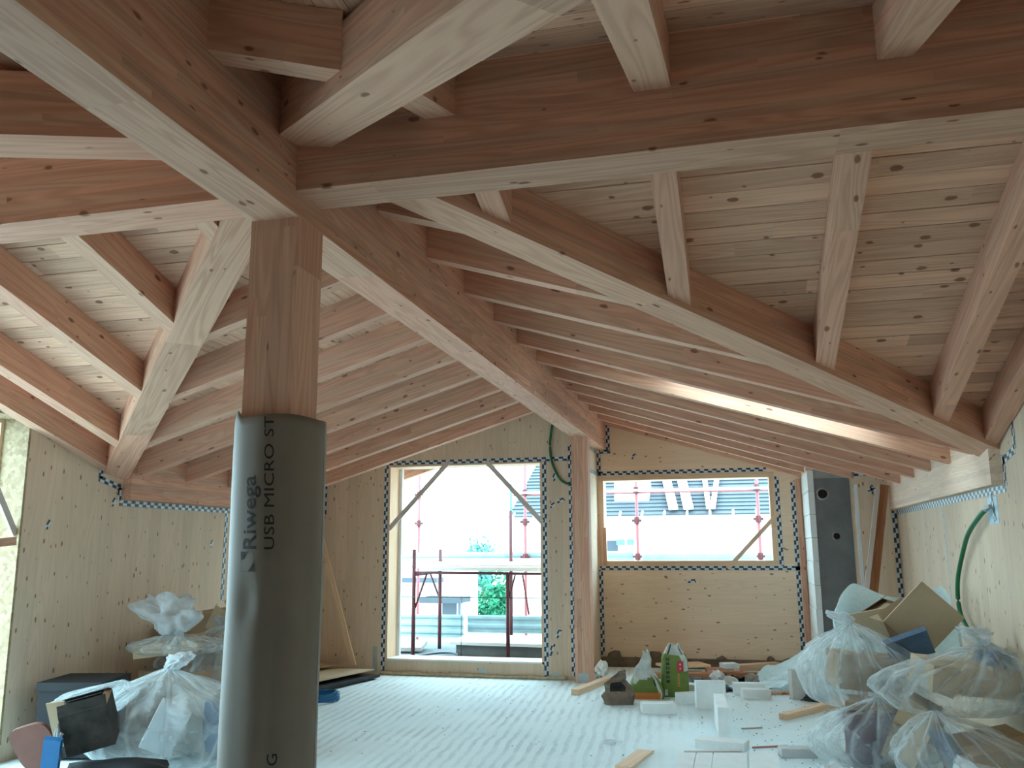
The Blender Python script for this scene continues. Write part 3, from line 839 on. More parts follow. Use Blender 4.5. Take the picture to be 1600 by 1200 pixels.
# hoses
t = thing('green_conduit', (URT, 6.53, 1.68), 'dark green conduit hose hanging from the right wall behind the refuse bags', 'hose')
tube('hose', spline([(1.665, 6.56, 1.70), (1.655, 6.70, 1.66), (1.65, 7.00, 1.56), (1.655, 7.22, 1.45), (1.655, 7.52, 1.20), (1.655, 7.56, 0.98), (1.655, 7.36, 0.85), (1.655, 7.02, 0.79), (1.65, 6.72, 0.765), (1.65, 6.40, 0.79)], 8), 0.017, M['green_hose'], t, 10)
tube('hose_nozzle', [(1.670, 6.49, 1.715), (1.662, 6.565, 1.70)], [0.014, 0.022], M['zinc'], t, 10)
tube('green_conduit', spline([(-2.02, VB - 0.03, 2.95), (-2.045, VB - 0.03, 2.82), (-2.063, VB - 0.03, 2.66), (-2.045, VB - 0.03, 2.47), (-1.97, VB - 0.03, 2.29), (-1.90, VB - 0.03, 2.215), (-1.80, VB - 0.03, 2.185)], 8), 0.014, M['green_hose'], None, 10,
     label='thin green conduit loop on the back wall beside the rear post', cat='hose')
tube('blue_cable_coil', [V((-4.02 + (0.19 - 0.02 * (k % 24) / 24) * math.cos(k * math.pi / 12), 8.22 + 0.19 * math.sin(k * math.pi / 12), 0.02 + 0.018 * (k // 24) + 0.006 * math.sin(k))) for k in range(97)], 0.013, M['blue_cable'], None, 7,
     label='coil of blue cable lying on the floor behind the wrapped post', cat='cable')

# leaning boards and cardboard sheets in the corners
board('leaning_board', (-5.005, 9.96, 1.86), (-4.42, 9.90, 0.115), (1, 0, 0.3), 0.065, (0, 0.022, 0), M['spruce'], None, label='pale narrow board leaning in the back left corner behind the wrapped post', cat='board')
board('leaning_board', (1.575, 10.00, 2.10), (1.16, 9.70, 0.0), (1, 0, 0.2), 0.085, (0, -0.03, 0), M['redwood'], None, label='red-brown board leaning in the back right corner', cat='board')
board('leaning_board', (1.495, 9.93, 2.06), (1.075, 9.60, 0.0), (1, 0, 0.2), 0.045, (0, -0.03, 0), M['grey_wood'], None, label='pale edged board leaning against the red-brown one in the right corner', cat='board')
def quad_sheet(name, pts, th, mat, label, cat='cardboard', **kw):
    return prism(name, pts, V((0, 0, th)), M[mat], None, axis=V(pts[1]) - V(pts[0]), bevel=0.002, label=label, cat=cat, **kw)
quad_sheet('cardboard_sheet', [(-4.98, 8.55, 0.02), (-4.28, 8.45, 0.02), (-4.02, 9.75, 0.02), (-4.95, 9.95, 0.02)], 0.03, 'black_box', 'black sheet added as dark underside of the pale cardboard at the back left corner')  # black sheet added to paint the shade under the raised cardboard
quad_sheet('cardboard_sheet', [(-5.02, 8.75, 0.06), (-4.42, 8.48, 0.085), (-4.08, 9.72, 0.10), (-4.85, 9.88, 0.07)], 0.012, 'card_l', 'pale cardboard sheet lying near the back left corner behind the post')
quad_sheet('cardboard_sheet', [(-5.05, 9.35, 0.16), (-4.75, 9.30, 0.13), (-4.60, 10.0, 0.11), (-5.03, 10.05, 0.14)], 0.012, 'card', 'brown cardboard piece tucked in the back left corner')

# ------------------------------------------------------------------ membrane round the front post, with its print
CX, CY, CR = -1.680, 3.030, 0.162
def wrap_r(th, z):
    c, s_ = abs(math.cos(th + 0.25)), abs(math.sin(th + 0.25))
    r = CR * (c ** 2.6 + s_ ** 2.6) ** (-1 / 2.6) * 0.965
    r += 0.005 * noise.noise(V((math.cos(th) * 1.2, math.sin(th) * 1.2, z * 1.6)))
    r -= 0.010 * math.exp(-((th + 0.10) / 0.28) ** 2 - ((z - 1.27) / 0.07) ** 2)
    r -= 0.011 * math.exp(-((th - 0.50) / 0.20) ** 2)
    return r
def wrap_pt(th, z, off=0.0):     # th = 0 faces the camera side (-v), positive to the right
    r = wrap_r(th, z) + off
    return V((CX + r * math.sin(th), CY - r * math.cos(th), z))
bm = bmesh.new()
NT_, NZ = 96, 60
rows = []
for j in range(NZ + 1):
    row = []
    for i in range(NT_):
        th = -math.pi + 2 * math.pi * i / NT_
        top = 1.945 + 0.03 * math.exp(-((th + 0.78) / 0.12) ** 2) + 0.004 * math.sin(3 * th)
        row.append(bm.verts.new(wrap_pt(th, 0.0 + top * j / NZ)))
    rows.append(row)
for a, b in zip(rows, rows[1:]):
    for i in range(NT_):
        bm.faces.new((a[i], a[(i + 1) % NT_], b[(i + 1) % NT_], b[i]))
wrap = mesh_obj('protective_membrane', bm, M['paper'], smooth=True)
sol = wrap.modifiers.new('thickness', 'SOLIDIFY'); sol.thickness = 0.0015; sol.offset = 1
tag(wrap, 'grey-brown printed membrane wrapped round the lower part of the front post', 'wrap')
bm = bmesh.new()
prev = None
for j in range(30):
    z = 0.01 + 1.93 * j / 29
    p0, p1 = wrap_pt(1.93, z, 0.001), wrap_pt(1.93, z, 0.009)
    q0 = bm.verts.new(p0); q1 = bm.verts.new(p1)
    if prev: bm.faces.new((prev[0], prev[1], q1, q0))
    prev = (q0, q1)
seam = mesh_obj('seam_edge', bm, M['white_paper'], wrap)

def wrap_text(txt, z0, z1, arc_top0, arc_base0, lean, bold=0.0, name='printed_text'):
    """text running up the wrap: from height z0 to z1, arc_* = metres along the curve at z0"""
    cu = bpy.data.curves.new(name, 'FONT')
    cu.body = txt
    cu.offset = bold
    cu.resolution_u = 3
    ob = bpy.data.objects.new(name, cu)
    COL.objects.link(ob)
    dg = bpy.context.evaluated_depsgraph_get()
    dg.update()
    me = bpy.data.meshes.new_from_object(ob.evaluated_get(dg))
    bpy.data.objects.remove(ob)
    bm = bmesh.new(); bm.from_mesh(me)
    bpy.data.meshes.remove(me)
    bmesh.ops.triangulate(bm, faces=bm.faces[:])
    bmesh.ops.subdivide_edges(bm, edges=[e for e in bm.edges if e.calc_length() > 0.07], cuts=2)
    bmesh.ops.triangulate(bm, faces=bm.faces[:])
    xs = [v.co.x for v in bm.verts]
    x0, x1 = min(xs), max(xs)
    cap = 0.70
    # split into letters: islands whose x ranges overlap belong together
    left, isl = set(bm.verts), []
    while left:
        st = [left.pop()]; grp = set(st)
        while st:
            for e in st.pop().link_edges:
                for w in e.verts:
                    if w in left: left.discard(w); grp.add(w); st.append(w)
        isl.append([min(w.co.x for w in grp), max(w.co.x for w in grp), grp])
    isl.sort(key=lambda q: q[0])
    letters = []
    for q in isl:
        if letters and q[0] < letters[-1][1] - 0.02:
            letters[-1][1] = max(letters[-1][1], q[1]); letters[-1][2] |= q[2]
        else: letters.append(q)
    for _, _, grp in letters:
        b2 = bmesh.new()
        mp = {}
        for w in grp:
            z = z0 + (z1 - z0) * (w.co.x - x0) / (x1 - x0)
            arc = arc_base0 + (arc_top0 - arc_base0) * (w.co.y / cap) + lean * (z - z0)
            mp[w] = b2.verts.new(wrap_pt(arc / CR, z, 0.0036))
        for f in {f for w in grp for f in w.link_faces}:
            b2.faces.new([mp[w] for w in f.verts])
        mesh_obj('printed_letter', b2, M['ink'], wrap)
    bm.free()
wrap_text('USB MICRO ST', 1.455, 1.938, 0.041, 0.0755, -0.047)
wrap_text('Riwega', 1.456, 1.722, -0.052, 0.012, -0.065, bold=0.010)
wrap_text('G', 0.722, 0.760, 0.082, 0.116, -0.03)
bm = bmesh.new()
def wface(pts): bm.faces.new([bm.verts.new(wrap_pt(a / CR, z, 0.0036)) for a, z in pts])
za, zb_ = 1.377, 1.446
fa = lambda k, z: (-0.056 if k == 0 else 0.0055) - 0.06 * (z - za)
wface([(fa(0, zb_), zb_), (fa(0, zb_ - 0.034), zb_ - 0.034), (fa(0, zb_) + 0.028, zb_)])
wface([(fa(1, za), za), (fa(1, za + 0.034), za + 0.034), (fa(1, za) - 0.028, za)])
for z in (za, zb_):
    wface([(fa(0, z), z), (fa(1, z), z), (fa(1, z), z + 0.0012), (fa(0, z), z + 0.0012)])
for k in (0, 1):
    wface([(fa(k, za), za), (fa(k, za) + 0.0012, za), (fa(k, zb_) + 0.0012, zb_), (fa(k, zb_), zb_)])
mesh_obj('printed_logo', bm, M['ink'], wrap)

# ------------------------------------------------------------------ things on the floor in the middle
def rbox(name, c, size, rz, mat, label, cat, parent=None, bevel=0.006, rx=0.0, z0=0.001, ry=0.0, **kw):
    """box of size (x,y,z) standing on z0, turned rz degrees"""
    R = Matrix.Rotation(math.radians(rz), 3, 'Z') @ Matrix.Rotation(math.radians(rx), 3, 'X') @ Matrix.Rotation(math.radians(ry), 3, 'Y')
    x, y, z = (s / 2 for s in size)
    cs = [R @ V((sx * x, sy * y, -z)) for sx, sy in ((-1, -1), (1, -1), (1, 1), (-1, 1))]
    up = R @ V((0, 0, 2 * z))
    low = min(min(p.z for p in cs), min((p + up).z for p in cs))
    o = V((c[0], c[1], z0 - low))
    return prism(name, [p + o for p in cs], up, mat, parent, axis=R @ V((1, 0, 0)), bevel=bevel, label=label, cat=cat, **kw)
G_AAC = 'white blocks scattered on the floor'
rbox('aerated_block', (-0.745, 8.33), (0.30, 0.16, 0.085), 14, M['aac'], 'low white block lying in front of the green sacks', 'block', group=G_AAC)
rbox('aerated_block', (-0.29, 8.63), (0.27, 0.09, 0.245), 12, M['aac'], 'square white block standing upright right of the tall green sack', 'block', group=G_AAC)
rbox('aerated_block', (-0.175, 7.62), (0.085, 0.66, 0.235), 4, M['aac'], 'long white block standing on its edge pointing at the camera', 'block', group=G_AAC)
rbox('aerated_block', (-0.165, 6.97), (0.36, 0.16, 0.065), -14, M['aac'], 'flat white block lying nearest the camera at the end of the edge-standing one', 'block', group=G_AAC)
rbox('aerated_block', (-0.50, 8.90), (0.22, 0.14, 0.09), 30, M['aac'], 'small white block half hidden behind the square upright one', 'block', group=G_AAC)
rbox('aerated_block', (-0.50, 9.42), (0.30, 0.13, 0.10), -38, M['aac'], 'white block lying beside the tall green sack at its right', 'block', group=G_AAC)
rbox('aerated_block', (-0.62, 9.55), (0.16, 0.12, 0.14), 15, M['aac'], 'stubby white block close behind the tall green sack', 'block', group=G_AAC)
rbox('aerated_block', (0.125, 9.32), (0.27, 0.15, 0.085), 10, M['aac'], 'low white block lying left of the grey upright block', 'block', group=G_AAC)
rbox('aerated_block', (0.06, 9.60), (0.30, 0.12, 0.10), 8, M['aac'], 'white block lying just behind the low one near the blue cover sheet', 'block', group=G_AAC)
rbox('aerated_block', (0.58, 9.36), (0.25, 0.10, 0.275), 16, M['block_grey'], 'light grey upright block beside the right heap of refuse bags', 'block', group=G_AAC)
rbox('aerated_block', (0.355, 6.83), (0.245, 0.12, 0.062), 10, M['block_grey'], 'flat grey block by the foot of the right refuse heap', 'block', group=G_AAC)
rbox('white_box', (-0.13, 10.62), (0.17, 0.16, 0.05), 25, M['white_paper'], 'small white box lying on the red-brown lumber below the window', 'box', z0=0.115)
# lumber
def lumber(name, A, B, w, h, mat, label, z0=0.001, cat='lumber', **kw):
    A, B = V((A[0], A[1], z0)), V((B[0], B[1], z0 if len(B) < 3 else B[2]))
    return board(name, A, B, V((0, 0, 1)).cross(B - A), w, (0, 0, h), M[mat], None, 0.003, label=label, cat=cat, **kw)
lumber('timber_offcut', (-1.64, 9.10), (-1.42, 10.15), 0.085, 0.055, 'spruce', 'pale square timber lying on the floor at the foot of the rear post')
lumber('timber_offcut', (0.33, 8.20), (1.02, 9.30), 0.085, 0.05, 'spruce', 'pale square timber sticking out from under the right refuse heap')
lumber('timber_offcut', (-1.05, 10.42), (0.30, 10.72), 0.14, 0.06, 'redwood', 'long red-brown board lying below the wide window')
lumber('timber_offcut', (-0.92, 10.85), (-0.42, 11.10), 0.34, 0.025, 'spruce', 'broad pale plank lying below the left half of the window', z0=0.075)
lumber('timber_offcut', (-0.05, 10.78), (0.42, 11.12), 0.12, 0.07, 'spruce', 'pale wedge of timber pointing right below the window', z0=0.06)
lumber('timber_offcut', (-1.0, 9.42), (-0.62, 9.72), 0.07, 0.05, 'spruce', 'pale batten end behind the two green sacks')
lumber('timber_offcut', (-0.40, 10.95), (0.0, 11.05), 0.16, 0.06, 'rafter', 'brown offcut lying at the kerb under the window', z0=0.005)
lumber('timber_offcut', (0.25, 9.55), (0.52, 9.62), 0.05, 0.03, 'rafter', 'thin brown batten between the low white block and the grey upright block')
lumber('timber_offcut', (0.02, 9.88), (0.28, 9.98), 0.16, 0.02, 'grey_wood', 'grey weathered offcut at the edge of the blue cover sheet')
lumber('thin_lath', (-0.425, 6.735), (-0.03, 6.83), 0.035, 0.02, 'grey_wood', 'thin pale lath lying behind the floor boards nearest the camera', cat='lath')
lumber('marker_stick', (0.05, 7.03), (0.30, 7.14), 0.014, 0.012, 'pink_stick', 'thin pink stick lying on the floor near the camera', cat='stick')
lumber('splinter', (-0.02, 7.72), (0.14, 7.80), 0.02, 0.01, 'grey_wood', 'small grey splinter on the floor right of the edge-standing block', cat='stick')
for i, (u0, u1, lab) in enumerate([(-0.462, -0.345, 'leftmost narrow whitish floor board at the bottom edge'), (-0.339, -0.228, 'second narrow whitish floor board at the bottom edge'),
                                   (-0.221, 0.010, 'wide whitish floor board at the bottom edge, middle of the row'), (0.017, 0.222, 'wide whitish floor board at the bottom edge, right end of the row')]):
    prism('floor_board', [V((u0, 5.6, 0.001)), V((u1, 5.6, 0.001)), V((u1 - 0.0, 6.72 + 0.2 * (u1 + 0.4), 0.001)), V((u0, 6.72 + 0.2 * (u0 + 0.4), 0.001))], V((0, 0, 0.016)), M['aac'], None, axis=(0, 1, 0), bevel=0.003, label=lab, cat='board', group='boards on the floor at the bottom edge')
# black bitumen scraps
def crumpled(name, c, sx, sy, h, mat, seed, label=None, cat=None, n=14, amp=1.0, parent=None, th=0.003, rz=0, **kw):
    """a crumpled sheet lying on the floor"""
    bm = bmesh.new()
    R = Matrix.Rotation(math.radians(rz), 3, 'Z')
    g = [[None] * (n + 1) for _ in range(n + 1)]
    for i in range(n + 1):
        for j in range(n + 1):
            x, y = i / n - 0.5, j / n - 0.5
            e = 1 + 0.22 * noise.noise(V((x * 3, y * 3, seed)))
            r_ = 1 - abs(noise.noise(V((x * 4 + seed, y * 4, 3.3)))) * 2
            z = h * max(0, 0.35 + 0.8 * noise.noise(V((x * 2.5, y * 2.5, seed + 7)))) * amp + h * 0.3 * max(0, r_)
            p = R @ V((x * sx * e, y * sy * e, 0))
            g[i][j] = bm.verts.new(V((c[0] + p.x, c[1] + p.y, c[2] + max(0.002, z))))
    for i in range(n):
        for j in range(n):
            bm.faces.new((g[i][j], g[i + 1][j], g[i + 1][j + 1], g[i][j + 1]))
    o = mesh_obj(name, bm, mat, parent, smooth=False)
    s_ = o.modifiers.new('thickness', 'SOLIDIFY'); s_.thickness = th
    return tag(o, label, cat, **kw)
for i, (u, v, sx, sy, h, rz, lab) in enumerate([(-0.42, 10.2, 0.36, 0.30, 0.07, 20, 'black bitumen scrap with pale lumps right behind the tall green sack'), (-0.05, 10.25, 0.42, 0.30, 0.10, -15, 'largest black bitumen scrap in front of the red-brown lumber'),
                                                (-0.16, 9.72, 0.34, 0.20, 0.06, 5, 'black bitumen scrap behind the square upright white block'), (0.22, 10.35, 0.40, 0.14, 0.05, 12, 'long thin black bitumen scrap at the edge of the blue sheet')]):
    crumpled('bitumen_scrap', (u, v, 0.0), sx, sy, h, M['bitumen'], i * 3.7 + 1, lab, 'scrap', rz=rz, group='black bitumen scraps')
for i, (u, v, r, lab) in enumerate([(-0.26, 10.2, 0.085, 'pale crumpled lump between the black bitumen scraps, upper one'), (-0.12, 9.98, 0.07, 'pale crumpled lump between the black bitumen scraps, lower one'), (0.10, 10.02, 0.08, 'grey crumpled lump at the right end of the bitumen scraps')]):
    lump('rubble_lump', (u, v, r * 0.6), (r, r * 0.8, r), M['aac'] if i < 2 else M['mortar_g'], None, i + 4, 3, 0.5, 4.0, False, label=lab, cat='rubble')
lump('dark_rubble', (0.72, 9.22, 0.03), (0.14, 0.06, 0.05), M['bitumen'], None, 12, 3, 0.5, 5.0, False, label='small dark rubble at the foot of the grey upright block', cat='rubble')
# crumbs
bm = bmesh.new()
for k in range(420):
    u, v = random.uniform(-3.0, 1.2), random.uniform(6.2, 10.0)
    if random.random() < 0.6: u = random.uniform(-0.4, 1.0)
    s_ = random.uniform(0.0015, 0.0048)
    R = Matrix.Rotation(random.uniform(0, 3), 3, 'Z')
    bm_prism(bm, [V((u, v, 0.0)) + R @ V((a * s_, b * s_ * random.uniform(0.5, 1.5), 0)) for a, b in ((-1, -1), (1, -1), (1, 1), (-1, 1))], V((0, 0, s_)))
cr = mesh_obj('floor_crumbs', bm, M['mortar_d'])
tag(cr, 'dark crumbs of mortar and wood sprinkled over the pale floor', 'crumbs', kind='stuff')

# blue-white cover sheet draped below the chimney
bm = bmesh.new()
n, m_ = 44, 30
g = []
for i in range(n + 1):
    col = []
    for j in range(m_ + 1):
        a, b = i / n, j / m_
        u = -0.14 + 1.14 * a + 0.10 * (b - 0.5)
        v = 9.62 + 0.80 * b + 0.22 * (1 - a) * (b + 0.3)
        rise = max(0, a - 0.20) / 0.80
        z = 0.58 * rise ** 1.25 * (0.22 + 0.78 * min(1, b * 1.15) ** 0.8)
        z += 0.030 * (0.5 + noise.noise(V((a * 6, b * 4, 2.0)))) + 0.06 * math.exp(-((a - 0.22 - 0.1 * b) / 0.07) ** 2) * b
        z += 0.028 * (1 - 2 * abs(noise.noise(V((a * 9 + b * 3, b * 6, 5.0)))))
        col.append(bm.verts.new(V((u, v, max(0.003, z)))))
    g.append(col)
for i in range(n):
    for j in range(m_):
        bm.faces.new((g[i][j], g[i + 1][j], g[i + 1][j + 1], g[i][j + 1]))
sh = mesh_obj('cover_sheet', bm, M['sheet_film'], smooth=True)
tag(sh, 'milky blue plastic cover sheet crumpled on the floor below the chimney', 'sheet')

# sacks
def sack(name, c, w, d, h, rz, seed, top, mats, label, mat_rule, crumple=0.02, cat='sack', smooth=False, topw=0.25, topd=0.2):
    t = thing(name, c, label, cat, rz=math.radians(rz))
    bm = bmesh.new()
    n, m_ = 36, 22
    rows = []
    Mx = wm(t)
    for j in range(m_ + 1):
        f = j / m_
        k = 1.0 if f < top else 1 - (f - top) / (1 - top)
        ww = w / 2 * (topw + (1 - topw) * k) * (1 + 0.05 * math.sin(f * 6))
        dd = d / 2 * (topd + (1 - topd) * k)
        row = []
        for i in range(n):
            a = 2 * math.pi * i / n
            ca, sa = math.cos(a), math.sin(a)
            e = 0.35
            x = ww * math.copysign(abs(ca) ** e, ca)
            y = dd * math.copysign(abs(sa) ** e, sa)
            nz = noise.noise(V((x * 9 + seed, y * 9, f * 4.0 + seed)))
            nz2 = 1 - abs(noise.noise(V((x * 16, y * 16 + seed, f * 7.0)))) * 2
            q = crumple * (0.25 + 1.1 * f)
            x += q * nz * 2 + q * 0.5 * nz2; y += q * noise.noise(V((y * 8, x * 8 - seed, f * 5))) * 2
            z = f * h * (1 + 0.10 * f * noise.noise(V((a * 0.9, seed, 1.0))))
            row.append(bm.verts.new(Mx @ V((x, y, z + 0.002))))
        rows.append(row)
    for j in range(m_):
        for i in range(n):
            fc = bm.faces.new((rows[j][i], rows[j][(i + 1) % n], rows[j + 1][(i + 1) % n], rows[j + 1][i]))
            fc.material_index = mat_rule((i + 0.5) / n, (j + 0.5) / m_)
    bm.faces.new(rows[0][::-1])
    fc = bm.faces.new(rows[-1]); fc.material_index = mat_rule(0.75, 1.0)
    mesh_obj('sack_body', bm, [M[k] for k in mats], t, Mx, smooth=smooth)
    return t
# tall sack: face seen by the camera is i/n around 0.75
def rule_tall(a, f):
    if f > 0.80: return 1 if (int(a * 36) % 5) else 2
    if 0.77 < a < 0.92 and 0.52 < f: return 1
    return 0
s1 = sack('green_sack', (-0.655, 9.26, 0), 0.265, 0.17, 0.50, 8, 3.0, 0.74, ['green_sack', 'sack_white', 'sack_black'], 'tall upright green printed sack with a red square, open crumpled top', rule_tall, 0.008, topw=0.45)
def sack_mark(t, x0, x1, z0, z1, y, mat, name):
    Mx = wm(t)
    bm = bmesh.new()
    bm_prism(bm, [Mx @ V(p) for p in ((x0, y, z0), (x1, y, z0), (x1, y, z1), (x0, y, z1))], Mx.to_3x3() @ V((0, -0.002, 0)))
    return mesh_obj(name, bm, M[mat], t, Mx)
yf = -0.0905
mk = sack_mark(s1, 0.022, 0.085, 0.245, 0.345, yf - 0.004, 'sack_red', 'red_print')
for z in (0.275, 0.315): sack_mark(s1, 0.047, 0.061, z - 0.008, z + 0.008, yf - 0.0065, 'sack_white', 'white_dot')
for k in range(6):
    z = 0.14 + k * 0.042
    sack_mark(s1, -0.085, -0.052, z, z + 0.026, yf - 0.003, 'sack_black', 'dark_letter')
    if k % 2: sack_mark(s1, -0.076, -0.062, z + 0.007, z + 0.018, yf - 0.0052, 'green_sack', 'letter_gap')
for k in range(5): sack_mark(s1, 0.026, 0.046, 0.105 + k * 0.026, 0.122 + k * 0.026, yf - 0.003, 'sack_orange', 'orange_letter')
sack_mark(s1, -0.105, -0.075, 0.02, 0.075, yf - 0.002, 'sack_white', 'white_mark')
def rule_mid(a, f):
    if f < 0.13 and 0.66 < a < 0.82: return 2
    if f > 0.42 + 0.10 * math.sin(a * 17): return 1
    if 0.80 < a < 0.85: return 1
    if 0.77 < a < 0.80 and 0.26 < f < 0.42: return 3
    return 0
sack('green_sack', (-0.93, 9.10, 0), 0.35, 0.20, 0.44, 6, 8.0, 0.08, ['green_sack', 'sack_white', 'sack_orange', 'sack_black'], 'shorter green and white sack slumped to a point, between brown bag and tall sack', rule_mid, 0.022, topw=0.16)
sack('brown_paper_bag', (-1.15, 8.70, 0), 0.27, 0.17, 0.29, 10, 14.0, 0.30, ['brown_paper', 'dark_stain'], 'crumpled brown paper bag left of the green sacks', lambda a, f: 1 if (0.735 < a < 0.775 and 0.4 < f < 0.7) else 0, 0.032, 'bag', topw=0.45)

lumber('timber_offcut', (-0.80, 6.20), (-0.70, 6.72), 0.115, 0.02, 'spruce', 'pale plank end lying on the floor at the bottom edge left of the floor boards')
tube('white_ring', [V((-0.98 + 0.05 * math.cos(a * 0.4) * 1.4, 6.98 + 0.06 * math.sin(a * 0.4), 0.012)) for a in range(14)], 0.008, M['white_paper'], None, 6, label='small curled white strip on the bare floor left of centre', cat='strip')
# ------------------------------------------------------------------ refuse heaps
def film_bag(name, base, rx, ry, h, knot, label, seed, rz=0.0, npl=11, amp=0.13, tail=0.13, mat='film', group=None, open_top=False, lean=(0, 0), t0=0.0, floor_z=0.004, sag=0.0):
    """clear plastic bag gathered at a knot; world coordinates; base = centre of its foot"""
    th_ = thing(name, base, label, 'bag', group)
    bm = bmesh.new()
    N, K = 132, 56
    K0 = V(knot); B = V(base)
    rnd = random.Random(seed)
    ph = [rnd.uniform(0, 6.28) for _ in range(4)]
    rz_ = math.radians(rz)
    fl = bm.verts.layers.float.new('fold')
    rows = []
    for j in range(K + 1):
        t = t0 + (1 - t0) * j / K
        s_ = t ** 0.95 if t < 0.62 else 0.635 + 0.365 * math.sin((t - 0.62) / 0.38 * math.pi / 2)
        prof = math.sin(t / 0.62 * math.pi / 2) ** 0.85 if t < 0.62 else max(0.0, math.cos((t - 0.62) / 0.38 * math.pi / 2)) ** 0.42
        prof = max(prof, 0.03)
        z = K0.z + (B.z - K0.z) * s_
        cx = K0.x + (B.x - K0.x) * min(1, s_ * 1.5); cy = K0.y + (B.y - K0.y) * min(1, s_ * 1.5)
        row = []
        for i in range(N):
            a = 2 * math.pi * i / N
            pl = abs(math.sin(npl * a / 2 + ph[0] + 1.6 * math.sin(2 * a + ph[1]) + 0.8 * t))
            pl2 = abs(math.sin(npl * a * 1.1 + ph[2] + 2.2 * math.sin(3 * a + ph[3])))
            fade = math.exp(-1.9 * t)
            k = 1 + amp * 2.2 * fade * (pl - 0.6) + amp * 0.7 * math.exp(-2.8 * t) * (pl2 - 0.5)
            d = V((math.cos(a), math.sin(a), 0))
            big = noise.noise(V((d.x * 1.3 + seed, d.y * 1.3, t * 2.2)))
            rid = 1 - 2 * abs(noise.noise(V((d.x * 2.6, d.y * 2.6 + seed, t * 4.0))))
            rid2 = 1 - 2 * abs(noise.noise(V((d.x * 5.5 - seed, d.y * 5.5, t * 8.0))))
            k += 0.20 * big + 0.07 * rid + 0.035 * rid2
            r = prof * k
            x, y = rx * r * d.x, ry * r * d.y
            p = V((cx + x * math.cos(rz_) - y * math.sin(rz_), cy + x * math.sin(rz_) + y * math.cos(rz_), z + 0.05 * h * rid * (1 - t) + sag * r * r))
            p.z = max(p.z, floor_z)
            p.x = max(-5.05, min(1.685, p.x))
            vv = bm.verts.new(p)
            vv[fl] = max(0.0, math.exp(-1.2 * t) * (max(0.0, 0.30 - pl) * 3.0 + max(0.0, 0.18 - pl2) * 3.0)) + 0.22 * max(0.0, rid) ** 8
            row.append(vv)
        rows.append(row)
    for j in range(K):
        for i in range(N):
            bm.faces.new((rows[j][i], rows[j][(i + 1) % N], rows[j + 1][(i + 1) % N], rows[j + 1][i]))
    bm.faces.new(rows[-1])
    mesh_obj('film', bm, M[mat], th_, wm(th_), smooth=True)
    if tail > 0:
        bm = bmesh.new()
        bmesh.ops.create_icosphere(bm, subdivisions=4, radius=1.0)
        for v in bm.verts:
            d = v.co.copy()
            q = 0.75 + 0.55 * noise.noise(d * 1.4 + V((seed, 2, 1))) + 0.30 * (1 - 2.4 * abs(noise.noise(d * 2.6 + V((seed, 0, 4))))) + 0.14 * (1 - 2 * abs(noise.noise(d * 5.5 + V((0, seed, 0)))))
            f = (d.z + 1) / 2
            w = 0.22 + 0.85 * f
            v.co = K0 + V((d.x * q * tail * w + lean[0] * f, d.y * q * tail * w * 0.7 + lean[1] * f, tail * (0.55 * q * d.z + 0.42)))
        mesh_obj('gathered_top', bm, M['film_knot'], th_, wm(th_), smooth=True)
    return th_
def local_box(name, parent, x0, x1, y0, y1, z0, z1, mat, tilt=None):
    Mx = wm(parent)
    bm = bmesh.new()
    bm_box(bm, x0, x1, y0, y1, z0, z1)
    if tilt:
        piv, ax, deg = tilt
        bm.transform(Matrix.Translation(V(piv)) @ Matrix.Rotation(math.radians(deg), 4, ax) @ Matrix.Translation(-V(piv)))
    bm.transform(Mx)
    return mesh_obj(name, bm, mat, parent, Mx)
def carton(name, c, size, rz, mat, label, rx=0, ry=0, z0=0.01, cat='box', open_flaps=False, **kw):
    o = rbox(name, c, size, rz, M[mat], label, cat, None, 0.004, rx, z0, ry, **kw)
    X, Y, Z = size[0] / 2, size[1] / 2, size[2]
    if name in ('cardboard_box', 'stained_carton'):
        if open_flaps or name == 'stained_carton':
            local_box('flap', o, -X, X, -Y, -Y + 0.5 * Y, Z + 0.001, Z + 0.005, M[mat], ((0, -Y, Z + 0.003), 'X', 62))
            local_box('flap', o, -X, X, Y - 0.6 * Y, Y, Z + 0.001, Z + 0.005, M[mat], ((0, Y, Z + 0.003), 'X', -28))
            local_box('flap', o, X - 0.3 * X, X, -Y * 0.9, Y * 0.9, Z + 0.001, Z + 0.005, M['card'], ((X, 0, Z + 0.003), 'Y', 40))
        else:
            local_box('tape_strip', o, -X - 0.0015, X + 0.0015, -0.024, 0.024, Z, Z + 0.0015, M['pack_tape'])
            local_box('tape_strip', o, -X - 0.0015, -X, -0.024, 0.024, Z * 0.62, Z, M['pack_tape'])
            local_box('tape_strip', o, X, X + 0.0015, -0.024, 0.024, Z * 0.62, Z, M['pack_tape'])
    elif name == 'black_crate':
        local_box('rim', o, -X - 0.014, X + 0.014, -Y - 0.014, Y + 0.014, Z - 0.045, Z + 0.012, M[mat])
        local_box('handle', o, -0.07, 0.07, -Y - 0.022, -Y - 0.001, Z - 0.14, Z - 0.10, M[mat])
    elif name == 'plastic_tub':
        local_box('rim', o, -X - 0.01, X + 0.01, -Y - 0.01, Y + 0.01, Z - 0.02, Z + 0.006, M[mat])
    return o

GR = 'clear refuse bags in the right heap'
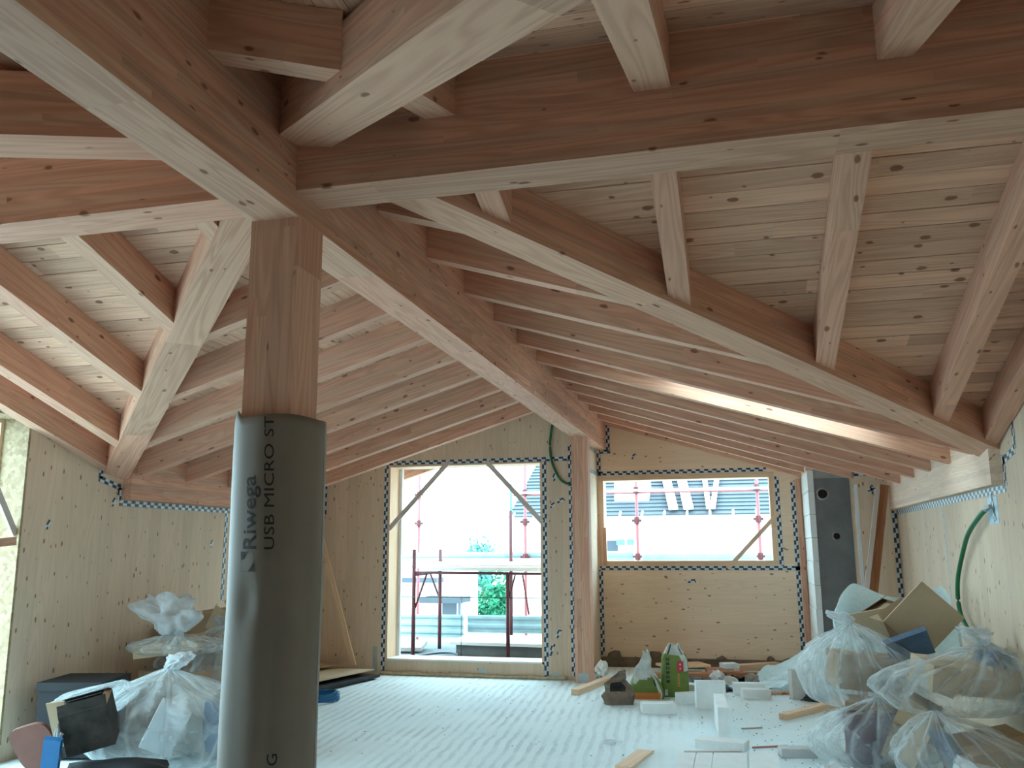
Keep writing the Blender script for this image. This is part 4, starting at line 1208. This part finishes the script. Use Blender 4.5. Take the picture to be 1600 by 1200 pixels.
# right heap: contents first
carton('cardboard_box', (0.86, 7.02), (0.46, 0.26, 0.24), 14, 'card', 'brown carton inside the upper left bag of the right heap', 4, 6, 0.42)
carton('cardboard_flap', (1.30, 7.05), (0.40, 0.012, 0.40), 8, 'card_l', 'diamond-standing pale cardboard square on top of the right heap', 14, 42, 0.66, 'cardboard')
carton('cardboard_flap', (0.95, 7.25), (0.24, 0.012, 0.16), 4, 'card_l', 'pale cardboard flap behind the knot of the upper left bag', 15, -12, 0.80, 'cardboard')
carton('cardboard_box', (1.10, 7.30), (0.24, 0.28, 0.24), 30, 'card', 'brown folded carton in the open bag on top of the right heap', 8, -28, 0.70, open_flaps=True)
carton('plastic_tub', (1.00, 7.42), (0.22, 0.16, 0.20), 0, 'dark_green', 'dark green plastic piece in the open bag on top of the right heap', 10, 0, 0.72, 'tub')
carton('foam_board', (1.17, 6.94), (0.30, 0.05, 0.24), 10, 'blue_foam', 'blue foam board under the film on top of the right heap', 30, -24, 0.58, 'foam')
carton('cardboard_box', (1.38, 6.36), (0.56, 0.30, 0.17), 16, 'card_l', 'pale carton inside the large upper right bag', 8, 6, 0.50)
carton('grey_packaging', (1.20, 6.30), (0.22, 0.16, 0.16), 40, 'card_grey', 'grey printed packaging inside the large upper right bag', 12, 20, 0.50, 'packaging')
carton('foam_board', (1.56, 6.45), (0.10, 0.22, 0.26), 20, 'blue_foam', 'dark blue foam scrap inside the large upper right bag', 18, 10, 0.52, 'foam')
carton('cardboard_box', (0.83, 6.62), (0.30, 0.22, 0.30), 8, 'purple', 'purple printed carton inside the lower left bag', 6, -4, 0.03)
carton('cardboard_box', (0.90, 6.78), (0.42, 0.24, 0.36), -10, 'card', 'brown carton behind the purple one inside the lower left bag', 4, 4, 0.02)
carton('cardboard_box', (1.06, 6.46), (0.20, 0.24, 0.40), -32, 'card', 'brown open carton between the two lower bags', 12, 28, 0.02, open_flaps=True)
carton('wood_fibre_board', (1.075, 6.22), (0.10, 0.20, 0.34), -20, 'card_l', 'torn fibre board end sticking out between the two lower bags', -18, 26, 0.06, 'board')
carton('cardboard_box', (1.42, 6.05), (0.44, 0.30, 0.24), 22, 'card', 'brown carton inside the lower right bag', 10, -8, 0.03)
carton('foam_board', (1.20, 6.00), (0.04, 0.26, 0.36), 12, 'blue_foam', 'upright dark blue strip inside the lower right bag', 0, -24, 0.02, 'foam')
carton('white_packaging', (1.30, 5.86), (0.22, 0.18, 0.16), 30, 'white_paper', 'white paper packaging inside the lower right bag', 15, 12, 0.02, 'packaging')
# right heap: bags
film_bag('refuse_bag', (0.85, 7.02, 0.33), 0.42, 0.36, 0.55, (0.775, 6.86, 0.90), 'upper left clear bag of the right heap, knotted, holding a brown carton', 21, 10, 13, floor_z=0.3, tail=0.10, lean=(-0.10, 0), group=GR)
film_bag('refuse_bag', (1.32, 6.42, 0.40), 0.46, 0.36, 0.5, (1.50, 6.25, 0.84), 'large upper right clear bag of the right heap against the wall', 33, 12, 12, floor_z=0.36, tail=0.12, lean=(-0.08, 0), group=GR)
film_bag('refuse_bag', (0.86, 6.68, 0.0), 0.40, 0.34, 0.45, (0.88, 6.55, 0.45), 'lower left clear bag of the right heap holding a purple carton', 45, 0, 13, tail=0.0, group=GR)
film_bag('refuse_bag', (1.36, 6.02, 0.0), 0.42, 0.38, 0.42, (1.12, 6.0, 0.46), 'lower right clear bag of the right heap, gathered at its left', 57, 0, 12, tail=0.0, group=GR)
# open bag at the back top: a ruffled rim of film round the cardboard
op = thing('refuse_bag', (1.12, 7.45, 0.70), 'open bag rim of pale blue film behind the cardboard on top of the right heap', 'bag', GR)
bm = bmesh.new()
rows = []
for j in range(15):
    f = j / 14
    row = []
    for i in range(49):
        a = math.pi * (-0.05 + 1.10 * i / 48)
        e = noise.noise(V((i * 0.13, f * 2.0, 4.0)))
        r0, r1 = 0.44 + 0.05 * e, 0.26
        z = 0.52 + 0.56 * f + 0.09 * f * noise.noise(V((i * 0.10, 1.5, f))) + 0.05 * f * math.sin(i * 0.21 + 0.6)
        row.append(bm.verts.new(V((1.14 + r0 * math.cos(a) * (1 - 0.12 * f * f), 7.30 + r1 * math.sin(a) * (1 - 0.25 * f) - 0.06 * f * f + 0.03 * e, z))))
    rows.append(row)
for a, b in zip(rows, rows[1:]):
    for i in range(48): bm.faces.new((a[i], a[i + 1], b[i + 1], b[i]))
mesh_obj('film', bm, M['sheet_film'], op, wm(op), smooth=True)
crumpled('white_cloth', (0.58, 6.42, 0.0), 0.20, 0.26, 0.05, M['white_paper'], 31, 'crumpled white wrapping at the foot of the right heap, bottom edge', 'wrapping', rz=20)

GL = 'clear refuse bags in the left heap'
carton('black_crate', (-4.72, 5.78), (0.44, 0.46, 0.50), 14, 'black_box', 'black box standing against the left wall below the opening edge', 0, 0, 0.02, 'box')
carton('stained_carton', (-4.02, 5.00), (0.28, 0.26, 0.26), 32, 'dark_stain', 'dark stained torn carton at the front of the left heap', 12, -14, 0.20)
carton('cardboard_flap', (-4.16, 4.90), (0.11, 0.012, 0.30), 20, 'card', 'torn brown carton edge beside the dark stained carton', 20, -8, 0.24, 'cardboard')
bm = bmesh.new()
_R = Matrix.Translation(V((-4.34, 4.92, 0.245))) @ Matrix.Rotation(math.radians(12), 4, 'Z') @ Matrix.Rotation(math.radians(24), 4, 'X') @ Matrix.Rotation(math.radians(-18), 4, 'Y')
_pts = []
for k in range(28):
    a = 2 * math.pi * k / 28
    ca, sa = math.cos(a), math.sin(a)
    _pts.append(V((0.14 * math.copysign(abs(ca) ** 0.5, ca), -0.012, 0.155 * math.copysign(abs(sa) ** 0.5, sa))))
bm_prism(bm, [_R @ p for p in _pts], _R.to_3x3() @ V((0, 0.024, 0)))
tag(mesh_obj('red_brown_panel', bm, M['terracotta'], bevel=0.004), 'rounded red-brown panel at the bottom left corner', 'panel')
crumpled('white_scrap', (-4.10, 4.90, 0.30), 0.05, 0.22, 0.10, M['white_paper'], 44, 'narrow white torn paper between the red-brown panel and the stained carton', 'paper', n=10, rz=10)
carton('blue_packet', (-4.10, 4.78), (0.10, 0.04, 0.24), 18, 'blue_bright', 'bright blue packet at the bottom left, below the torn carton', 20, 10, 0.10, 'packet')
carton('cardboard_box', (-4.55, 6.55), (0.50, 0.34, 0.10), 20, 'card_l', 'flat pale carton under the topmost bag of the left heap', 4, -6, 0.60)
carton('cardboard_box', (-4.70, 7.30), (0.50, 0.50, 0.56), 8, 'card', 'brown carton behind the wrapped post on the left heap', 6, -8, 0.28)
carton('cardboard_flap', (-4.38, 6.95), (0.16, 0.012, 0.22), 0, 'card_l', 'pale cardboard corner beside the wrapped post on the left heap', 10, 30, 0.72, 'cardboard')
carton('cardboard_box', (-4.50, 6.75), (0.60, 0.52, 0.46), -12, 'card', 'brown carton low inside the left heap', 0, 0, 0.02)
carton('white_packaging', (-3.90, 5.62), (0.22, 0.08, 0.34), 28, 'white_paper', 'white paper bundle inside the big front bag of the left heap', 14, 24, 0.04, 'packaging')
carton('foam_board', (-3.55, 5.82), (0.26, 0.20, 0.34), -10, 'blue_foam', 'blue wrapping inside the big front bag of the left heap', 8, 10, 0.03, 'foam')
carton('grey_packaging', (-3.82, 5.90), (0.40, 0.34, 0.36), 6, 'card_grey', 'grey printed packaging inside the big front bag of the left heap', 6, -8, 0.03, 'packaging')
film_bag('refuse_bag', (-3.95, 5.72, 0.0), 0.64, 0.50, 0.6, (-3.86, 5.55, 0.63), 'big front clear bag of the left heap, gathered in the middle', 71, 0, 13, tail=0.13, lean=(0.10, 0.05), group=GL)
film_bag('refuse_bag', (-4.50, 6.60, 0.62), 0.36, 0.34, 0.36, (-4.40, 6.40, 0.78), 'topmost crumpled clear bag of the left heap by the wall', 83, 20, 10, amp=0.2, tail=0.33, lean=(-0.12, 0.05), floor_z=0.55, group=GL)
film_bag('refuse_bag', (-4.42, 7.05, 0.30), 0.46, 0.44, 0.5, (-4.30, 6.90, 0.80), 'clear bag of the left heap partly hidden by the wrapped post', 95, 0, 12, tail=0.10, floor_z=0.2, group=GL)
film_bag('refuse_bag', (-4.36, 5.42, 0.36), 0.24, 0.18, 0.22, (-4.10, 5.40, 0.58), 'flat pleated clear bag lying over the black box', 107, 0, 10, amp=0.2, tail=0.0, floor_z=0.36, group=GL)

lump('black_filler', (-3.75, 5.02, 0.06), (0.42, 0.22, 0.12), M['black_box'], None, 19, 3, 0.4, 3.0, label='added black lump on the floor in front of the left heap, bottom edge', cat='sack')  # lump added to fill the dark area at the foot of the heap
# ------------------------------------------------------------------ outdoors
tag(box('terrace', UL - 0.2, -1.97, VB + WT, 15.0, -0.22, 0.06, M['terrace'], None, 'X', 0.0), kind='structure')
bm = bmesh.new()
bm_box(bm, -120, 120, -60, 160, -6.3, -6.0)
tag(mesh_obj('ground', bm, M['ground']), kind='structure')
# planks and sheets lying on the terrace
rbox('white_sheet', (-3.0, 11.80), (1.5, 0.62, 0.04), -4, M['aac'], 'white panel lying tilted on battens outside the door opening', 'panel', None, 0.004, 4, 0.20)
rbox('grey_slab', (-4.65, 11.9), (0.75, 0.6, 0.05), 12, M['concrete_l'], 'broken grey slab lying on the terrace at the left of the opening', 'slab', None, 0.004, 3, 0.09)
for i, (u, v, w) in enumerate([(-3.05, 11.62, 1.3), (-2.95, 11.98, 1.3)]):
    rbox('dark_batten', (u, v), (w, 0.09, 0.13 + 0.02 * i), -3 + 2 * i, M['concrete'], ['dark batten on the terrace below the white panel, nearer one', 'dark batten on the terrace below the white panel, farther one'][i], 'batten', None, 0.004, 0, 0.062)
tube('dark_hose', spline([(-4.15, 11.2, 0.08), (-3.9, 11.6, 0.085), (-3.65, 11.5, 0.085), (-3.55, 11.1, 0.08)], 8), 0.012, M['dark_wire'], None, 6, label='dark cable curled on the terrace outside the door', cat='cable')

# trestle scaffold close to the door
tr = thing('trestle_scaffold', (-3.5, 11.8, 0.06), 'dark red tubular trestle scaffold on the terrace outside the door opening', 'scaffold')
R1 = 0.024
tube('standard', [(-4.20, 11.3, 0.062), (-4.20, 11.3, 1.46)], R1 * 1.15, M['red_steel'], tr, 10)
tube('standard', [(-4.17, 12.3, 0.062), (-4.17, 12.3, 1.46)], R1 * 1.1, M['red_steel'], tr, 10)
tube('standard', [(-2.90, 11.3, 0.062), (-2.90, 11.3, 1.14)], R1 * 1.1, M['red_steel'], tr, 10)
tube('standard', [(-3.11, 12.3, 0.062), (-3.11, 12.3, 2.0)], R1, M['red_steel'], tr, 10)
tube('ledger', [(-4.20, 11.3, 1.15), (-2.3, 11.3, 1.135)], 0.018, M['red_steel'], tr, 8)
tube('ledger', [(-4.20, 12.3, 1.17), (-2.3, 12.3, 1.155)], 0.018, M['red_steel'], tr, 8)
tube('ledger', [(-4.20, 11.3, 1.12), (-4.17, 12.3, 1.13)], 0.018, M['red_steel'], tr, 8)
tube('strut', [(-4.19, 11.3, 0.66), (-4.02, 11.3, 1.13)], 0.014, M['red_steel'], tr, 8)
tube('strut', [(-4.15, 12.3, 0.70), (-4.33, 12.3, 1.13)], 0.014, M['red_steel'], tr, 8)
tube('strut', [(-2.89, 11.3, 0.80), (-2.80, 11.3, 1.12)], 0.012, M['red_steel'], tr, 8)
tube('strut', [(-2.62, 11.3, 0.62), (-2.70, 11.3, 1.12)], 0.012, M['red_glare'], tr, 8)
tube('guard_line', [(-4.9, 11.25, 0.835), (-2.2, 11.25, 0.83)], 0.006, M['dark_wire'], tr, 6)
for i, (v, z, u0, u1) in enumerate([(11.35, 1.175, -4.05, -2.2), (11.75, 1.20, -4.9, -2.2), (12.15, 1.235, -4.6, -2.2), (12.45, 1.275, -5.0, -2.3)]):
    box('deck_plank', u0, u1, v - 0.14, v + 0.14, z, z + 0.045, M['aac'] if i % 2 == 0 else M['grey_wood'], tr, 'X', 0.004)
tube('plumb_line', [(-3.50, 11.2, 0.062), (-3.50, 11.2, 1.10)], 0.004, M['dark_wire'], None, 5, label='thin dark vertical rod standing on the terrace in front of the trestle', cat='rod')

# facade scaffold further out
sc_ = thing('facade_scaffold', (-2.3, 13.5, -6), 'tall red tubular facade scaffold with galvanised boards outside both openings', 'scaffold')
us = [-4.95, -3.18, -1.43, 0.357]
for k, u in enumerate(us):
    for v in (13.5,):
        tube('standard', [(u, v, -6.0), (u + 0.005, v, 4.4)], 0.024, M['red_glare'], sc_, 10)
        for z in (2.33, 1.87, 1.33):
            bm = bmesh.new()
            bm_tube(bm, [V((u, v, z - 0.05)), V((u, v, z + 0.05))], 0.042, 8)
            bm_box(bm, u - 0.07, u + 0.07, v - 0.03, v + 0.03, z - 0.018, z + 0.018)
            mesh_obj('coupler', bm, M['red_steel'], sc_)
tube('standard', [(-3.33, 13.2, 0.5), (-3.33, 13.2, 1.55)], 0.022, M['red_glare'], sc_, 8)
tube('standard', [(-3.33, 13.2, 1.55), (-3.33, 13.2, 2.45)], 0.020, M['teal_paint'], sc_, 8)
tube('ledger', [(-3.4, 13.46, 2.325), (1.4, 13.46, 2.325)], 0.018, M['white_paper'], sc_, 8)
tube('ledger', [(-3.4, 13.50, 2.29), (1.4, 13.50, 2.29)], 0.012, M['red_glare'], sc_, 8)
tube('ledger', [(-3.4, 13.5, 1.87), (1.4, 13.5, 1.87)], 0.008, M['white_paper'], sc_, 6)
def corr_board(parent, u0, u1, v, z0, z1, n):
    bm = bmesh.new()
    prof = []
    for k in range(n * 8 + 1):
        f = k / (n * 8)
        prof.append((v + 0.02 * max(-0.5, min(0.5, 1.4 * math.sin(f * n * 2 * math.pi))), z0 + (z1 - z0) * f))
    for (ya, za), (yb, zb2) in zip(prof, prof[1:]):
        a = [bm.verts.new(V(p)) for p in ((u0, ya, za), (u1, ya, za), (u1, yb, zb2), (u0, yb, zb2))]
        bm.faces.new(a)
    bmesh.ops.remove_doubles(bm, verts=bm.verts[:], dist=1e-5)
    o = mesh_obj('toe_board', bm, M['galv'], parent)
    s_ = o.modifiers.new('thickness', 'SOLIDIFY'); s_.thickness = 0.004
    return o
corr_board(sc_, -5.6, -3.95, 12.75, 0.17, 0.50, 3)
corr_board(sc_, -3.92, -1.2, 12.85, 0.24, 0.49, 2)
corr_board(sc_, -5.4, -3.5, 13.42, 1.25, 1.40, 1)
corr_board(sc_, -4.9, -1.5, 13.56, 1.26, 1.41, 1)
corr_board(sc_, -1.36, 0.30, 13.42, 1.22, 1.38, 1)
corr_board(sc_, 0.42, 1.6, 13.42, 1.22, 1.38, 1)
box('deck_board', -5.6, 1.6, 13.3, 14.4, -0.02, 0.04, M['grey_wood'], sc_, 'X', 0.004)

# neighbouring house seen through the wide window
hb = thing('neighbour_house', (2.0, 27, -6), 'white neighbouring house under a grey ribbed roof seen through the wide window', 'house')
box('wall', -6.3, 14.0, 24.6, 33.0, -6.0, 2.45, M['white_wall'], hb)
for k in range(26):                      # roof courses, each a step above the last
    v = 24.0 + k * 0.24
    z = 2.36 + k * 0.115
    bm = bmesh.new()
    pr = [(v, z), (v + 0.27, z + 0.095), (v + 0.27, z + 0.06), (v + 0.02, z - 0.035)]
    a = [bm.verts.new(V((-6.15, y, q))) for y, q in pr]
    c = [bm.verts.new(V((14.0, y, q))) for y, q in pr]
    for i in range(4): bm.faces.new((a[i], a[(i + 1) % 4], c[(i + 1) % 4], c[i]))
    bm.faces.new(a); bm.faces.new(c[::-1])
    mesh_obj('roof_course', bm, M['grey_roof'], hb)
for k in range(34):
    u = -6.0 + k * 0.6
    tube('eave_rib', [(u, 23.97, 2.335), (u, 24.2, 2.44)], 0.035, M['white_wall'], hb, 6)
box('chimney_stack', -3.25, -2.28, 24.9, 25.7, 2.2, 4.9, M['white_wall'], hb)
pane = box('window_pane', -3.48, -3.15, 24.57, 24.6, 1.33, 1.68, M['shade_glass'], hb)
box('awning', -3.15, -2.7, 24.3, 24.6, 1.55, 1.70, M['leaf_far'], hb)
def roof_plank(u0, k0, u1, k1, w):
    P = lambda u, k: V((u, 24.0 + k * 0.24, 2.47 + k * 0.115))
    board('roof_batten', P(u0, k0), P(u1, k1), (1, 0, 0), w, (0, -0.03, 0.06), M['white_wall'], hb, 0)
roof_plank(-1.55, 0, -1.95, 11, 0.24)
roof_plank(-1.15, 0, -1.50, 11, 0.26)
roof_plank(-0.62, 0, -0.80, 11, 0.13)
roof_plank(-0.52, 0, -0.36, 11, 0.13)
tube('field_post', [(-2.14, 18, -6), (-2.14, 18, 2.0)], 0.02, M['grey_wood'], None, 6, label='thin dark pole outside between window and neighbouring house', cat='pole')

# house seen through the door
hl = thing('far_house', (-9, 26, -6), 'white house with a blue shaded porch seen through the door opening', 'house')
prism('wall', [V((-13, 24.2, -6)), V((-7.08, 24.2, -6)), V((-10.2, 31, -6)), V((-13, 31, -6))], V((0, 0, 7.05)), M['white_wall'], hl, bevel=0)
box('porch_roof', -8.5, -7.30, 23.2, 24.2, 0.02, 0.16, M['grey_roof'], hl)
box('porch_pane', -8.12, -7.70, 24.17, 24.2, -0.75, -0.02, M['shade_glass'], hl)
box('balcony_slab', -9.2, -8.1, 23.6, 24.2, 0.55, 0.68, M['shade_glass'], hl)
box('porch_post', -7.36, -7.30, 23.25, 23.31, -6.0, 0.02, M['shade_glass'], hl)

def tree(name, c, h, rx, rz_, nleaf, mat, label, seed, ls=0.16, group=None):
    t = thing(name, c, label, 'tree', group)
    rnd = random.Random(seed)
    c = V(c)
    tube('trunk', [c, c + V((0.1, 0, h * 0.5)), c + V((0, 0, h * 0.85))], [h * 0.03, h * 0.02, h * 0.008], M['bark'], t, 7)
    bm = bmesh.new()
    ctr = c + V((0, 0, h - rz_))
    cl = []
    for k in range(26):
        d = V((rnd.gauss(0, 1), rnd.gauss(0, 1), rnd.gauss(0, 1))).normalized() * rnd.uniform(0.35, 1.0)
        cl.append((ctr + V((d.x * rx * 0.8, d.y * rx * 0.8, d.z * rz_ * 0.8)), rnd.uniform(0.18, 0.38)))
    for k in range(nleaf):
        o, s_ = rnd.choice(cl)
        p = o + V((rnd.gauss(0, 1) * rx * s_, rnd.gauss(0, 1) * rx * s_, rnd.gauss(0, 1) * rz_ * s_)) * 0.6
        a = V((rnd.gauss(0, 1), rnd.gauss(0, 1), rnd.gauss(0, 1))).normalized()
        b = a.cross(V((rnd.gauss(0, 1), rnd.gauss(0, 1), rnd.gauss(0, 1)))).normalized()
        w = ls * rnd.uniform(0.6, 1.3)
        q = [bm.verts.new(p + x) for x in (-a * w, -b * w * 0.45, a * w, b * w * 0.45)]
        bm.faces.new(q)
    mesh_obj('foliage', bm, M[mat], t)
    return t
tree('leafy_tree', (-7.75, 28.5, -6.0), 7.4, 0.78, 2.6, 7000, 'leaf', 'bright green tree outside between the two white houses', 5, 0.10)
for i, (u, hh, rx, lab) in enumerate([(-17.2, 8.2, 1.0, 'distant blue-green tree above the scaffold boards, rightmost and fullest'), (-18.9, 7.9, 0.5, 'distant slim blue-green tree left of the fullest one'), (-21.0, 7.9, 1.0, 'distant pale thin tree, leftmost of the three')]):
    tree('distant_tree', (u, 60 + 3 * i, -6.0), hh, rx, 2.2, 1500 if i < 2 else 350, 'leaf_far', lab, 11 + i, 0.22, 'distant trees')
